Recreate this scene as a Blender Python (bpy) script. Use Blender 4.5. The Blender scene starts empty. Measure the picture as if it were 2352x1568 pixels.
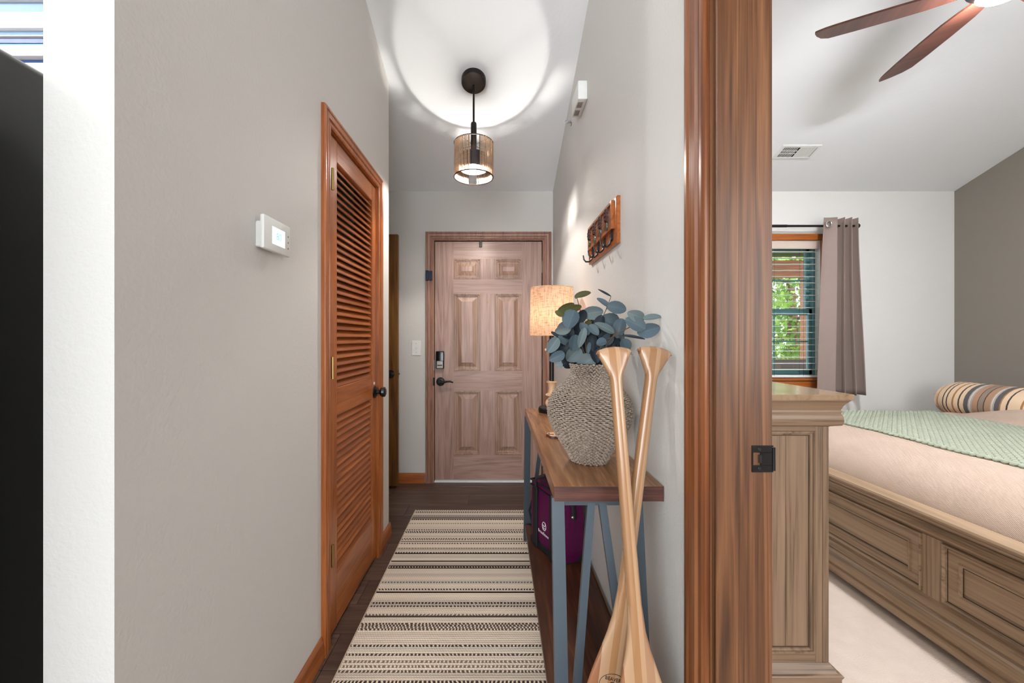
import bpy, bmesh, math, random
from mathutils import Vector, Matrix
random.seed(7)
C = bpy.context.scene.collection
SC = bpy.context.scene
PI = math.pi
FP = 915.0            # focal length in pixels of the 2352 px frame (14 mm lens)
EYE = 1.22

# ------------------------------------------------------------------ camera, world, light, exposure
cam_d = bpy.data.cameras.new('camera'); cam = bpy.data.objects.new('camera', cam_d); C.objects.link(cam)
cam.location = (0, 0, EYE); cam.rotation_euler = (PI/2, 0, 0)
cam_d.sensor_width = 36; cam_d.lens = FP*36/2352
cam_d.shift_x = 31/2352; cam_d.shift_y = -8/2352
cam_d.clip_start = 0.02
SC.camera = cam
SC.view_settings.view_transform = 'Standard'; SC.view_settings.look = 'None'
SC.view_settings.gamma = 1; SC.view_settings.use_curve_mapping = False
SC.view_settings.exposure = 0.08

W_ = bpy.data.worlds.new('world'); SC.world = W_; W_.use_nodes = True
bg = W_.node_tree.nodes['Background']; bg.inputs[0].default_value = (0.86, 0.93, 1.0, 1); bg.inputs[1].default_value = 4.5

def lamp(name, kind, loc, energy, color=(1, 1, 1), rot=(0, 0, 0), **kw):
    d = bpy.data.lights.new(name, kind); d.energy = energy; d.color = color
    for k, v in kw.items(): setattr(d, k, v)
    o = bpy.data.objects.new(name, d); C.objects.link(o); o.location = loc; o.rotation_euler = rot
    return o
lamp('sun', 'SUN', (0, 8, 9), 9.0, (1, .95, .86), (math.radians(38), 0, math.radians(35)), angle=.01)
# daylight from the living-room window wall behind the camera
lamp('living_room_window_and_fill', 'AREA', (-2.4, -4.05, 1.5), 190, (.95, .98, 1), (PI/2, 0, 0), shape='RECTANGLE', size=3.0, size_y=2.5)
lamp('living_room_window_and_fill', 'AREA', (1.0, -4.05, 1.5), 74, (.95, .98, 1), (PI/2, 0, 0), shape='RECTANGLE', size=3.4, size_y=2.3)  # weaker second area added as fill for the left and end hall walls
# kitchen side: lamps hanging left of the camera
lamp('kitchen_lamp', 'POINT', (-3.9, -.81, 3.68), 135, (.98, .99, 1), shadow_soft_size=.08)
# added fill light for the bedroom; the near wall here has no window
lamp('bedroom_fill_light', 'AREA', (2.2, -1.15, 1.6), 50, (.98, .99, 1), (PI/2, 0, 0), shape='RECTANGLE', size=1.6, size_y=1.3)

# ------------------------------------------------------------------ materials
def lin(c):
    def f(v):
        v /= 255.0
        return v/12.92 if v <= .04045 else ((v+.055)/1.055)**2.4
    return (f(c[0]), f(c[1]), f(c[2]), 1)

class M:
    def __init__(s, name, rough=.5, color=(200, 200, 200), metal=0, spec=.5):
        s.m = bpy.data.materials.new(name); s.m.use_nodes = True
        s.t = s.m.node_tree; s.b = s.t.nodes['Principled BSDF']
        s.b.inputs['Roughness'].default_value = rough
        s.b.inputs['Base Color'].default_value = lin(color)
        s.b.inputs['Metallic'].default_value = metal
        s.b.inputs['Specular IOR Level'].default_value = spec
    def n(s, typ, **kw):
        nd = s.t.nodes.new(typ)
        for k, v in kw.items():
            if k in nd.inputs: nd.inputs[k].default_value = v
            else: setattr(nd, k, v)
        return nd
    def l(s, a, b): s.t.links.new(a, b)
    def coords(s, scale=(1, 1, 1), rnd=0, rot=(0, 0, 0)):
        tc = s.n('ShaderNodeTexCoord'); mp = s.n('ShaderNodeMapping')
        mp.inputs['Scale'].default_value = scale; mp.inputs['Rotation'].default_value = rot
        s.l(tc.outputs['Object'], mp.inputs['Vector'])
        if rnd:
            oi = s.n('ShaderNodeObjectInfo'); mu = s.n('ShaderNodeMath', operation='MULTIPLY'); mu.inputs[1].default_value = rnd
            s.l(oi.outputs['Random'], mu.inputs[0])
            cb = s.n('ShaderNodeCombineXYZ')
            for i in range(3): s.l(mu.outputs[0], cb.inputs[i])
            s.l(cb.outputs[0], mp.inputs['Location'])
        return mp.outputs[0]
    def noise(s, vec, scale, detail=3, rough=.5, dist=0):
        nd = s.n('ShaderNodeTexNoise'); nd.inputs['Scale'].default_value = scale; nd.inputs['Detail'].default_value = detail
        nd.inputs['Roughness'].default_value = rough; nd.inputs['Distortion'].default_value = dist
        s.l(vec, nd.inputs['Vector']); return nd.outputs['Fac']
    def ramp(s, fac, stops, interp='LINEAR'):
        r = s.n('ShaderNodeValToRGB'); e = r.color_ramp; e.interpolation = interp
        while len(e.elements) < len(stops): e.elements.new(.5)
        for el, (p, c) in zip(e.elements, stops): el.position = p; el.color = lin(c)
        s.l(fac, r.inputs[0]); return r.outputs[0]
    def mix(s, fac, a, b, mode='MIX'):
        m = s.n('ShaderNodeMix', data_type='RGBA', blend_type=mode)
        if isinstance(fac, (int, float)): m.inputs[0].default_value = fac
        else: s.l(fac, m.inputs[0])
        for i, v in ((6, a), (7, b)):
            if isinstance(v, tuple): m.inputs[i].default_value = v
            else: s.l(v, m.inputs[i])
        return m.outputs[2]
    def color(s, sock): s.l(sock, s.b.inputs['Base Color'])
    def bump(s, h, strength=.2, dist=.002):
        b = s.n('ShaderNodeBump'); b.inputs['Strength'].default_value = strength; b.inputs['Distance'].default_value = dist
        s.l(h, b.inputs['Height']); s.l(b.outputs[0], s.b.inputs['Normal'])
    def math(s, op, a, b=None):
        m = s.n('ShaderNodeMath', operation=op)
        for i, v in ((0, a), (1, b)):
            if v is None: continue
            if isinstance(v, (int, float)): m.inputs[i].default_value = v
            else: s.l(v, m.inputs[i])
        return m.outputs[0]

def paint(name, col, rough=.6, scale=95, st=.3):
    m = M(name, rough, col, spec=.3)
    v = m.coords()
    m.bump(m.noise(v, scale, 2, .55), st, .004)
    a = m.noise(v, .8, 2)
    m.color(m.mix(m.math('MULTIPLY', a, .12), lin(col), lin(tuple(c*.9 for c in col))))
    return m.m

def wood(name, dark, mid, light, axis='z', rough=.38, fine=1.0, rnd=7, coat=0, contrast=(.25, .5, .78), bump=.12, rings=.5, objvar=0.0, st=.06):
    m = M(name, rough, mid)
    sc = {'x': (st, 1, 1), 'y': (1, st, 1), 'z': (1, 1, st)}[axis]
    v = m.coords(sc, rnd)
    grain = m.noise(v, 90*fine, 4, .62)
    broad = m.noise(v, 11*fine, 3, .55, 1.4)
    wv = m.math('FRACT', m.math('MULTIPLY', broad, 5.0))
    tri = m.math('ABSOLUTE', m.math('SUBTRACT', wv, .5))
    f = m.math('ADD', m.math('MULTIPLY', grain, .55), m.math('ADD', m.math('MULTIPLY', tri, rings*.7), m.math('MULTIPLY', broad, .30)))
    c = m.ramp(f, [(contrast[0], dark), (contrast[1], mid), (contrast[2], light)])
    if objvar:
        oi = m.n('ShaderNodeObjectInfo')
        c = m.mix(m.math('MULTIPLY', oi.outputs['Random'], objvar), c, lin(dark))
    m.color(c)
    if bump: m.bump(grain, bump, .001)
    if coat:
        m.b.inputs['Coat Weight'].default_value = coat; m.b.inputs['Coat Roughness'].default_value = .15
    return m.m

def plain(name, col, rough=.5, metal=0, spec=.5, coat=0, noise=0):
    m = M(name, rough, col, metal, spec)
    v = m.coords(rnd=3)
    a = m.noise(v, 30, 2)
    m.color(m.mix(m.math('MULTIPLY', a, .25), lin(col), lin(tuple(c*.85 for c in col))))
    if noise: m.bump(m.noise(v, 400, 2), noise, .001)
    if coat: m.b.inputs['Coat Weight'].default_value = coat; m.b.inputs['Coat Roughness'].default_value = .08
    return m.m

def emit(name, col, strength):
    m = M(name, .4, col)
    m.b.inputs['Emission Color'].default_value = lin(col); m.b.inputs['Emission Strength'].default_value = strength
    return m.m

MT = {}
MT['wall'] = paint('greige wall paint', (206, 203, 198))
MT['bwall'] = paint('bedroom wall paint', (214, 212, 208))
MT['accent'] = paint('taupe accent wall paint', (132, 125, 116))
MT['ceil'] = paint('ceiling paint', (233, 236, 238), .7, 60, .18)
MT['orange'] = wood('varnished alder', (104, 46, 13), (152, 82, 34), (182, 108, 52), 'z', .3, coat=.25)
MT['orange_y'] = wood('varnished alder across', (104, 46, 13), (152, 82, 34), (182, 108, 52), 'y', .3, coat=.25)
MT['orange_x'] = wood('varnished alder long', (104, 46, 13), (152, 82, 34), (182, 108, 52), 'x', .3, coat=.25)
MT['slat'] = wood('louver wood', (106, 48, 14), (156, 84, 34), (184, 108, 50), 'y', .34, coat=.2, objvar=.5)
MT['jamb'] = wood('walnut stained jamb', (26, 12, 4), (90, 54, 28), (124, 82, 50), 'z', .46, fine=1.5, coat=.06, rings=.7, st=.018)
MT['jamb2'] = wood('red stained casing', (64, 28, 10), (118, 66, 32), (152, 98, 60), 'z', .34, coat=.2, st=.02)
MT['oakdoor_v'] = wood('rosy oak upright', (118, 88, 76), (160, 128, 115), (178, 148, 136), 'z', .36, fine=.8, contrast=(.2, .52, .8), rings=.75)
MT['oakdoor_h'] = wood('rosy oak crosswise', (118, 88, 76), (160, 128, 115), (178, 148, 136), 'x', .36, fine=.8, contrast=(.2, .52, .8), rings=.75)
MT['oakpanel'] = wood('rosy oak panel', (112, 78, 60), (158, 122, 104), (180, 148, 132), 'z', .36, fine=.8, contrast=(.2, .5, .8), rings=.9)
MT['oakbevel'] = wood('tan oak bevel', (108, 80, 64), (152, 120, 102), (174, 145, 128), 'z', .36, fine=.8, contrast=(.2, .5, .8), rings=.9)
MT['doorcasing'] = wood('rosy casing', (84, 50, 36), (146, 104, 84), (172, 132, 112), 'z', .35, contrast=(.2, .5, .8))
MT['olddoor'] = wood('dark honey door', (52, 26, 8), (104, 66, 22), (132, 90, 38), 'z', .4, fine=.6)
MT['plank'] = wood('dark vinyl plank', (40, 28, 22), (84, 64, 54), (116, 94, 80), 'x', .38, fine=.7, rnd=23, contrast=(.2, .5, .85), objvar=.35)
MT['tabletop'] = wood('rustic brown laminate', (84, 50, 30), (146, 102, 68), (194, 148, 108), 'y', .24, fine=.8, contrast=(.15, .5, .85))
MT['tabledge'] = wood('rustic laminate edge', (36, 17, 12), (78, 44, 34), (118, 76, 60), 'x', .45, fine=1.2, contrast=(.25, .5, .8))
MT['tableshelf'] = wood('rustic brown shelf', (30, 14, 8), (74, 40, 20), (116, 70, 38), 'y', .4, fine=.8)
MT['steel'] = plain('blue grey powder coated steel', (74, 84, 92), .42, .3, noise=.2)
MT['black'] = plain('matte black metal', (20, 18, 18), .4, .2)
MT['blackgloss'] = plain('gloss black', (10, 10, 12), .18, .2, coat=.5)
MT['bronze'] = plain('dark bronze', (30, 22, 20), .38, .5)
MT['white'] = plain('white plastic', (226, 226, 222), .4)
MT['whitemetal'] = plain('white enamel', (226, 226, 224), .35)
MT['brass'] = plain('worn brass', (170, 140, 80), .35, .9)
MT['chrome'] = plain('chrome', (200, 200, 205), .2, 1)
MT['pale'] = wood('pale turned wood', (196, 150, 108), (222, 182, 142), (236, 202, 168), 'z', .4)
MT['dres_z'] = wood('weathered oak upright', (44, 30, 20), (124, 99, 77), (150, 124, 99), 'z', .45, fine=.9, contrast=(.30, .47, .8), st=.025)
MT['dres_y'] = wood('weathered oak along', (44, 30, 20), (124, 99, 77), (150, 124, 99), 'y', .36, fine=.9, contrast=(.30, .47, .8), st=.025)
MT['dres_x'] = wood('weathered oak across', (44, 30, 20), (124, 99, 77), (150, 124, 99), 'x', .4, fine=.9, contrast=(.30, .47, .8), st=.025)
MT['dres_top'] = wood('polished oak top', (86, 66, 48), (140, 114, 88), (158, 132, 106), 'y', .16, fine=.7, contrast=(.16, .42, .8))
MT['bed_y'] = wood('weathered oak bed rail', (58, 40, 27), (146, 120, 94), (176, 150, 122), 'y', .3, fine=.9, contrast=(.28, .47, .8), st=.025)
MT['bed_z'] = wood('weathered oak bed stile', (58, 40, 27), (146, 120, 94), (176, 150, 122), 'z', .4, fine=.9, contrast=(.28, .47, .8), st=.025)
MT['glaze'] = plain('dark glaze in the grooves', (58, 42, 30), .5)
MT['walnut'] = wood('reddish walnut blade', (60, 30, 22), (88, 50, 38), (104, 62, 48), 'y', .4, fine=.6, coat=.15)
MT['curtain'] = plain('taupe curtain fabric', (144, 126, 118), .65, spec=.3, noise=.3)
MT['teal'] = plain('teal window paint', (84, 128, 132), .4)
MT['porch'] = wood('porch timber', (70, 36, 12), (150, 84, 32), (186, 116, 54), 'x', .5)
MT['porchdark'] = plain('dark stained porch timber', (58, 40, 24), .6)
MT['sensor'] = plain('blue black sensor plastic', (26, 36, 66), .3)
MT['fridge'] = plain('black refrigerator enamel', (3, 3, 4), .22, .0, coat=.1)
MT['nickel'] = plain('brushed nickel', (150, 146, 140), .3, .9)
MT['ink'] = plain('black ink', (22, 18, 18), .6)
MT['whiteink'] = plain('white print', (225, 220, 222), .6)
MT['bulb'] = emit('glowing bulb', (255, 230, 204), 38)
MT['fanglass'] = emit('lit frosted glass', (246, 249, 255), 880)

def carpet_mat():
    m = M('cream carpet', .95, (214, 196, 178), spec=.1); v = m.coords()
    a = m.noise(v, 260, 3, .6); b = m.noise(v, 14, 3)
    m.color(m.mix(b, lin((202, 184, 168)), lin((216, 200, 186))))
    m.bump(a, .6, .006); return m.m
MT['carpet'] = carpet_mat()

def rug_mat():
    m = M('woven runner', .95, (180, 168, 150), spec=.1)
    v = m.coords()
    sep = m.n('ShaderNodeSeparateXYZ'); m.l(v, sep.inputs[0])
    row = m.math('FLOOR', m.math('MULTIPLY', sep.outputs['Y'], 1/.011))
    wn = m.n('ShaderNodeTexWhiteNoise', noise_dimensions='1D'); m.l(row, wn.inputs['W'])
    # bands of several rows share a tone
    bandpos = m.math('MULTIPLY', row, .137)
    bn = m.n('ShaderNodeTexNoise', noise_dimensions='1D'); m.l(bandpos, bn.inputs['W'])
    bn.inputs['Scale'].default_value = 1.0; bn.inputs['Detail'].default_value = 1
    base = m.ramp(bn.outputs['Fac'], [(.3, (188, 176, 162)), (.45, (222, 204, 186)), (.55, (240, 224, 204)), (.7, (208, 198, 184))])
    # dashes: yarn twists along x
    ph = m.noise(m.coords((9, 40, 1)), 1.0, 2)
    fr_ = m.math('FRACT', m.math('ADD', m.math('ADD', m.math('MULTIPLY', sep.outputs['X'], 1/.015), m.math('MULTIPLY', row, .37)), m.math('MULTIPLY', ph, 2.2)))
    tri = m.math('MULTIPLY', m.math('ABSOLUTE', m.math('SUBTRACT', fr_, .5)), 2.0)
    tw_ = m.math('SINE', m.math('ADD', m.math('MULTIPLY', sep.outputs['X'], 620.0), m.math('MULTIPLY', sep.outputs['Y'], 900.0)))
    isdark = m.math('GREATER_THAN', wn.outputs['Value'], .66)
    solid = m.math('GREATER_THAN', wn.outputs['Value'], .925)
    dash = m.math('GREATER_THAN', m.math('ADD', tri, m.math('MULTIPLY', ph, .3)), .56)
    dk = m.math('MULTIPLY', isdark, m.math('MAXIMUM', dash, solid))
    tw = m.mix(m.math('ADD', .18, m.math('MULTIPLY', tw_, .16)), base, lin((120, 108, 96)))
    # small dark stain near the far end
    w2 = m.n('ShaderNodeTexWhiteNoise', noise_dimensions='1D'); m.l(m.math('ADD', row, 57.0), w2.inputs['W'])
    m.color(m.mix(dk, tw, m.ramp(w2.outputs['Value'], [(.3, (46, 36, 34)), (.6, (82, 68, 60)), (.85, (128, 112, 98))])))
    m.bump(m.noise(m.coords((60, 260, 1), 0, (0, 0, .5)), 2.2, 2), .5, .004)
    return m.m
MT['rug'] = rug_mat()

def fabric(name, c1, c2, scale=420, st=.4, rough=.85):
    m = M(name, rough, c1, spec=.2); v = m.coords()
    m.color(m.mix(m.noise(v, 40, 3), lin(c1), lin(c2))); m.bump(m.noise(v, scale, 2), st, .002); return m.m
def waffle_mat():
    m = M('cream bedspread', .9, (226, 200, 178), spec=.2); v = m.coords()
    sep = m.n('ShaderNodeSeparateXYZ'); m.l(v, sep.inputs[0])
    sx = m.math('SINE', m.math('MULTIPLY', m.math('ADD', sep.outputs['X'], sep.outputs['Z']), 900.0))
    sy = m.math('SINE', m.math('MULTIPLY', sep.outputs['Y'], 700.0))
    m.color(m.mix(m.noise(v, 6, 2), lin((184, 160, 142)), lin((196, 174, 158))))
    m.bump(m.math('MULTIPLY', sx, sy), .5, .003); return m.m
MT['spread'] = waffle_mat()
MT['throw'] = fabric('sage green throw', (150, 156, 138), (172, 178, 160), 300, .3)
MT['throwshade'] = fabric('sage throw gap shade', (92, 98, 80), (104, 110, 92), 300, .3)  # darkened throw colour, painting the shade in the gaps between puffs
MT['maroon'] = fabric('maroon nylon', (70, 10, 52), (92, 16, 66), 500, .2, .55)
MT['webbing'] = plain('black webbing', (14, 13, 16), .7)

def stripe_mat():
    m = M('striped bolster fabric', .85, (214, 184, 152), spec=.2); v = m.coords()
    sep = m.n('ShaderNodeSeparateXYZ'); m.l(v, sep.inputs[0])
    f = m.math('FRACT', m.math('MULTIPLY', m.math('SUBTRACT', 3.085, sep.outputs['Y']), 1/.50))
    be, br, dk, gr, tn, mg = (216, 188, 158), (160, 116, 78), (76, 64, 62), (160, 158, 158), (168, 132, 106), (140, 124, 110)
    dg = (92, 88, 88)
    seq = [(0, be), (.05, br), (.072, be), (.15, dk), (.165, be), (.20, dk), (.217, be), (.275, br), (.30, be), (.355, dk), (.372, be), (.425, dg), (.48, gr), (.495, be), (.505, gr),
           (.525, tn), (.59, dk), (.60, mg), (.66, dk), (.67, tn), (.735, gr), (.75, be), (.76, gr), (.78, dg), (.835, br), (.85, be), (.905, dk), (.922, be)]
    m.color(m.ramp(f, seq, 'CONSTANT')); m.bump(m.noise(m.coords(), 500, 2), .3, .002); return m.m
MT['stripe'] = stripe_mat()

def shade_mat(name, ca, cb, tr=.55, linen=True):
    m = M(name, .9, ca, spec=.1)
    v1 = m.coords((1, 1, .12)); v2 = m.coords((.1, .1, 1.2))
    f = m.math('ADD', m.math('MULTIPLY', m.noise(v1, 160, 3, .6), .5), m.math('MULTIPLY', m.noise(v2, 240, 3, .6), .5))
    c = m.ramp(f, [(.36, cb), (.52, ca)])
    m.color(c)
    tl = m.n('ShaderNodeBsdfTranslucent'); m.l(c, tl.inputs[0])
    mx = m.n('ShaderNodeMixShader'); mx.inputs[0].default_value = tr
    m.l(m.b.outputs[0], mx.inputs[1]); m.l(tl.outputs[0], mx.inputs[2])
    m.l(mx.outputs[0], m.t.nodes['Material Output'].inputs[0]); return m.m
MT['linen'] = shade_mat('linen lampshade', (232, 194, 166), (160, 120, 94))
MT['cord'] = shade_mat('pendant cords', (214, 186, 158), (168, 140, 116), .5)
MT['drumin'] = plain('pendant inner drum', (40, 34, 34), .6)
MT['drumwhite'] = plain('white drum lining', (232, 226, 216), .6)

def rope_mat():
    m = M('seagrass rope', .85, (160, 146, 130), spec=.15); v = m.coords((1, 1, 2))
    a = m.noise(v, 130, 4, .7); b = m.noise(m.coords(), 9, 2)
    c = m.ramp(a, [(.3, (78, 68, 60)), (.5, (156, 141, 127)), (.7, (194, 181, 168))])
    m.color(m.mix(m.math('MULTIPLY', b, .5), c, lin((140, 122, 104))))
    m.bump(a, .5, .002); return m.m
MT['rope'] = rope_mat()
MT['vasecore'] = plain('dark basket core', (30, 25, 21), .9)

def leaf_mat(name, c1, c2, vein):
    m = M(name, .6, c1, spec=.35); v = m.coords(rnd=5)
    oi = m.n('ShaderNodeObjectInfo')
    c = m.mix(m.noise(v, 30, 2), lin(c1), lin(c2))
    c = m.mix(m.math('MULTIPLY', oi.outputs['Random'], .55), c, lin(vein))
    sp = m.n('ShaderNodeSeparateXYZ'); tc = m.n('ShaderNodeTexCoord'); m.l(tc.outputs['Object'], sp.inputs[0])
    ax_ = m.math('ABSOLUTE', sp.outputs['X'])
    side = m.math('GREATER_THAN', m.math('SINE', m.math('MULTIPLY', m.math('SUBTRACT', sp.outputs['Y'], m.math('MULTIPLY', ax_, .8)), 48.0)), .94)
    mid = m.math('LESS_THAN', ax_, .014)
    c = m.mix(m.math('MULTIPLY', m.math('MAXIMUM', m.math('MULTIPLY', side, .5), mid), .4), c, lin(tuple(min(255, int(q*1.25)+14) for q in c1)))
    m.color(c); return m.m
MT['leafblue'] = leaf_mat('blue grey eucalyptus leaf', (62, 76, 83), (80, 93, 99), (46, 68, 84))
MT['leafgrey'] = leaf_mat('grey green eucalyptus leaf', (88, 100, 100), (104, 115, 114), (74, 90, 96))
MT['leafolive'] = leaf_mat('olive eucalyptus leaf', (66, 66, 30), (84, 80, 38), (52, 56, 36))
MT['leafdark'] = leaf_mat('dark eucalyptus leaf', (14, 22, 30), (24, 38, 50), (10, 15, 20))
MT['stem'] = plain('brown green stem', (92, 74, 54), .7)

def blade_mat():
    m = M('laminated paddle wood', .25, (206, 160, 116)); v = m.coords()
    sep = m.n('ShaderNodeSeparateXYZ'); m.l(v, sep.inputs[0])
    f = m.math('ADD', m.math('MULTIPLY', sep.outputs['X'], 5.0), .5)
    base = m.ramp(f, [(0, (130, 84, 56)), (.19, (128, 80, 52)), (.31, (168, 136, 105)), (.42, (148, 110, 76)), (.505, (170, 138, 108)), (.56, (150, 116, 90)), (.66, (172, 142, 112)), (.80, (148, 108, 78))], 'CONSTANT')
    g = m.noise(m.coords((1, 1, .05), 5), 120, 3, .6)
    m.color(m.mix(m.math('MULTIPLY', g, .35), base, lin((168, 118, 76))))
    m.b.inputs['Coat Weight'].default_value = .3; m.b.inputs['Coat Roughness'].default_value = .12
    return m.m
MT['paddle'] = blade_mat()
MT['foliage'] = None
def foliage(name, c1, c2, tr=.4):
    m = M(name, .6, c1); g = m.n('ShaderNodeNewGeometry')
    c = m.mix(g.outputs['Random Per Island'], lin(c1), lin(c2)); m.color(c)
    tl = m.n('ShaderNodeBsdfTranslucent'); m.l(c, tl.inputs[0]); mx = m.n('ShaderNodeMixShader'); mx.inputs[0].default_value = tr
    m.l(m.b.outputs[0], mx.inputs[1]); m.l(tl.outputs[0], mx.inputs[2]); m.l(mx.outputs[0], m.t.nodes['Material Output'].inputs[0]); return m.m
MT['foliage'] = foliage('maple leaves', (70, 110, 40), (150, 180, 90))
MT['foliage2'] = foliage('shrub leaves', (60, 84, 34), (120, 140, 66))
MT['bark'] = plain('bark', (92, 72, 56), .9)
MT['grass'] = fabric('lawn', (92, 116, 56), (120, 140, 76), 60, .8)
def glass():
    m = M('window glass', .02, (255, 255, 255)); tr = m.n('ShaderNodeBsdfTransparent'); gl = m.n('ShaderNodeBsdfGlossy'); gl.inputs['Roughness'].default_value = .02
    fr = m.n('ShaderNodeFresnel'); mx = m.n('ShaderNodeMixShader'); m.l(fr.outputs[0], mx.inputs[0])
    m.l(tr.outputs[0], mx.inputs[1]); m.l(gl.outputs[0], mx.inputs[2]); m.l(mx.outputs[0], m.t.nodes['Material Output'].inputs[0]); return m.m
MT['glass'] = glass()
MT['screen'] = emit('lit display', (226, 250, 255), 1.6)
MT['digits'] = emit('display digits', (120, 180, 205), .8)
MT['pk'] = wood('whitewashed plank', (196, 186, 184), (232, 224, 220), (242, 236, 232), 'x', .6, fine=.4)
MT['slate'] = plain('slate blue board', (112, 144, 174), .45)
MT['navy'] = plain('navy board', (30, 62, 112), .4)
MT['sky'] = plain('sky blue board', (96, 152, 200), .45)

# ------------------------------------------------------------------ geometry helpers
def px(x, y, Y): return Vector(((x-1145)*Y/FP, Y, EYE+(776-y)*Y/FP))
WM = {}
def wm(o): return WM.get(o.name, Matrix.Identity(4))

class G:
    def __init__(s): s.v = []; s.f = []; s.mi = []
    def add(s, vs, fs, mi=0):
        o = len(s.v); s.v += [Vector(v) for v in vs]; s.f += [tuple(i+o for i in f) for f in fs]; s.mi += [mi]*len(fs); return s
    def box(s, lo, hi, bev=0, mi=0, mat=None, seg=1):
        lo = [min(a, b) for a, b in zip(lo, hi)] if False else lo
        x0, y0, z0 = lo; x1, y1, z1 = hi
        if bev:
            bm = bmesh.new(); bmesh.ops.create_cube(bm, size=1)
            for v in bm.verts: v.co = Vector(((x0+x1)/2+v.co.x*(x1-x0), (y0+y1)/2+v.co.y*(y1-y0), (z0+z1)/2+v.co.z*(z1-z0)))
            bmesh.ops.bevel(bm, geom=bm.edges[:], offset=bev, segments=seg, affect='EDGES', profile=.5)
            bm.verts.index_update(); vs = [v.co.copy() for v in bm.verts]; fs = [[v.index for v in f.verts] for f in bm.faces]; bm.free()
        else:
            vs = [(x, y, z) for x in (x0, x1) for y in (y0, y1) for z in (z0, z1)]
            fs = [(0, 1, 3, 2), (4, 6, 7, 5), (0, 4, 5, 1), (2, 3, 7, 6), (0, 2, 6, 4), (1, 5, 7, 3)]
        if mat: vs = [mat @ Vector(v) for v in vs]
        return s.add(vs, fs, mi)
    def prism(s, poly, axis, a, b, mi=0):
        n = len(poly)
        def mk(p, t):
            return {'x': (t, p[0], p[1]), 'y': (p[0], t, p[1]), 'z': (p[0], p[1], t)}[axis]
        vs = [mk(p, a) for p in poly]+[mk(p, b) for p in poly]
        fs = [tuple(range(n)), tuple(range(2*n-1, n-1, -1))]+[(i, i+n, (i+1) % n+n, (i+1) % n) for i in range(n)]
        return s.add(vs, fs, mi)
    def loft(s, rings, cap=True, closed=True, mi=0):
        n = len(rings[0]); vs = [p for r in rings for p in r]; fs = []
        for i in range(len(rings)-1):
            for j in range(n if closed else n-1):
                k = (j+1) % n; fs.append((i*n+j, i*n+k, (i+1)*n+k, (i+1)*n+j))
        if cap and closed: fs.append(tuple(range(n-1, -1, -1))); fs.append(tuple(range((len(rings)-1)*n, len(rings)*n)))
        return s.add(vs, fs, mi)
    def lathe(s, prof, c=(0, 0, 0), seg=32, mi=0, cap=True, mat=None):
        c = Vector(c); rings = [[c+Vector((r*math.cos(2*PI*i/seg), r*math.sin(2*PI*i/seg), z)) for i in range(seg)] for r, z in prof]
        if mat: rings = [[mat @ p for p in r] for r in rings]
        return s.loft(rings, cap, True, mi)
    def tube(s, path, r, seg=8, mi=0, cap=True, closed=False):
        path = [Vector(p) for p in path]; rs = r if isinstance(r, (list, tuple)) else [r]*len(path)
        rings = []; up = None
        for i, p in enumerate(path):
            a = path[i-1] if i else (path[-1] if closed else p); b = path[(i+1) % len(path)] if (i < len(path)-1 or closed) else p
            t = (b-a).normalized()
            if up is None: up = Vector((0, 0, 1)) if abs(t.z) < .9 else Vector((1, 0, 0))
            s1 = t.cross(up).normalized(); up = s1.cross(t).normalized()
            rings.append([p+rs[i]*(math.cos(2*PI*k/seg)*s1+math.sin(2*PI*k/seg)*up) for k in range(seg)])
        if closed: rings.append(rings[0]); cap = False
        return s.loft(rings, cap, True, mi)
    def bar(s, a, b, w, d, side=(1, 0, 0), mi=0):
        # rectangular bar from a to b: w along side, d along the other
        a, b = Vector(a), Vector(b); t = (b-a).normalized(); sd = Vector(side); sd = (sd-t*sd.dot(t)).normalized(); o = t.cross(sd)
        r = lambda p: [p+sd*w/2+o*d/2, p-sd*w/2+o*d/2, p-sd*w/2-o*d/2, p+sd*w/2-o*d/2]
        return s.loft([r(a), r(b)], mi=mi)
    def sphere(s, c, r, seg=16, mi=0, sc=(1, 1, 1)):
        n = seg//2; return s.loft([[Vector(c)+Vector((r*sc[0]*math.sin(PI*i/n+1e-4)*math.cos(2*PI*j/seg), r*sc[1]*math.sin(PI*i/n+1e-4)*math.sin(2*PI*j/seg), -r*sc[2]*math.cos(PI*i/n))) for j in range(seg)] for i in range(n+1)], False, True, mi)
    def rects(s, f, u0, u1, v0, v1, prof, mi=0, cap=True):
        # nested rectangles: prof = [(inset, depth)], f(u, v, d) -> point
        rings = [[f(u0+i, v0+i, d), f(u1-i, v0+i, d), f(u1-i, v1-i, d), f(u0+i, v1-i, d)] for i, d in prof]
        s.loft(rings, False, True, mi)
        if cap: o = len(s.v)-4; s.f.append((o, o+1, o+2, o+3)); s.mi.append(mi)
        return s
    def casing(s, f, u0, u1, vb, vt, prof, mi=0, closed=False):
        # mitred door casing: prof = [(outset, proud)] swept up, over and down
        rings = []
        for o, d in prof:
            rings.append([f(u0-o, vb, d), f(u0-o, vt+o, d), f(u1+o, vt+o, d), f(u1+o, vb, d)])
        n = len(prof); s.loft(rings, False, False, mi)
        o = len(s.v)-4*n
        s.f.append(tuple(o+4*i for i in range(n))); s.f.append(tuple(o+4*i+3 for i in range(n))); s.mi += [mi, mi]
        return s
    def mesh(s, name, mats, smooth=True, ang=35):
        me = bpy.data.meshes.new(name); me.from_pydata([tuple(v) for v in s.v], [], s.f)
        bm = bmesh.new(); bm.from_mesh(me); bmesh.ops.recalc_face_normals(bm, faces=bm.faces[:]); bm.to_mesh(me); bm.free()
        for m in (mats if isinstance(mats, (list, tuple)) else [mats]): me.materials.append(MT[m] if isinstance(m, str) else m)
        for p, i in zip(me.polygons, s.mi): p.material_index = i
        if smooth:
            me.polygons.foreach_set('use_smooth', [True]*len(me.polygons)); me.set_sharp_from_angle(angle=math.radians(ang))
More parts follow.
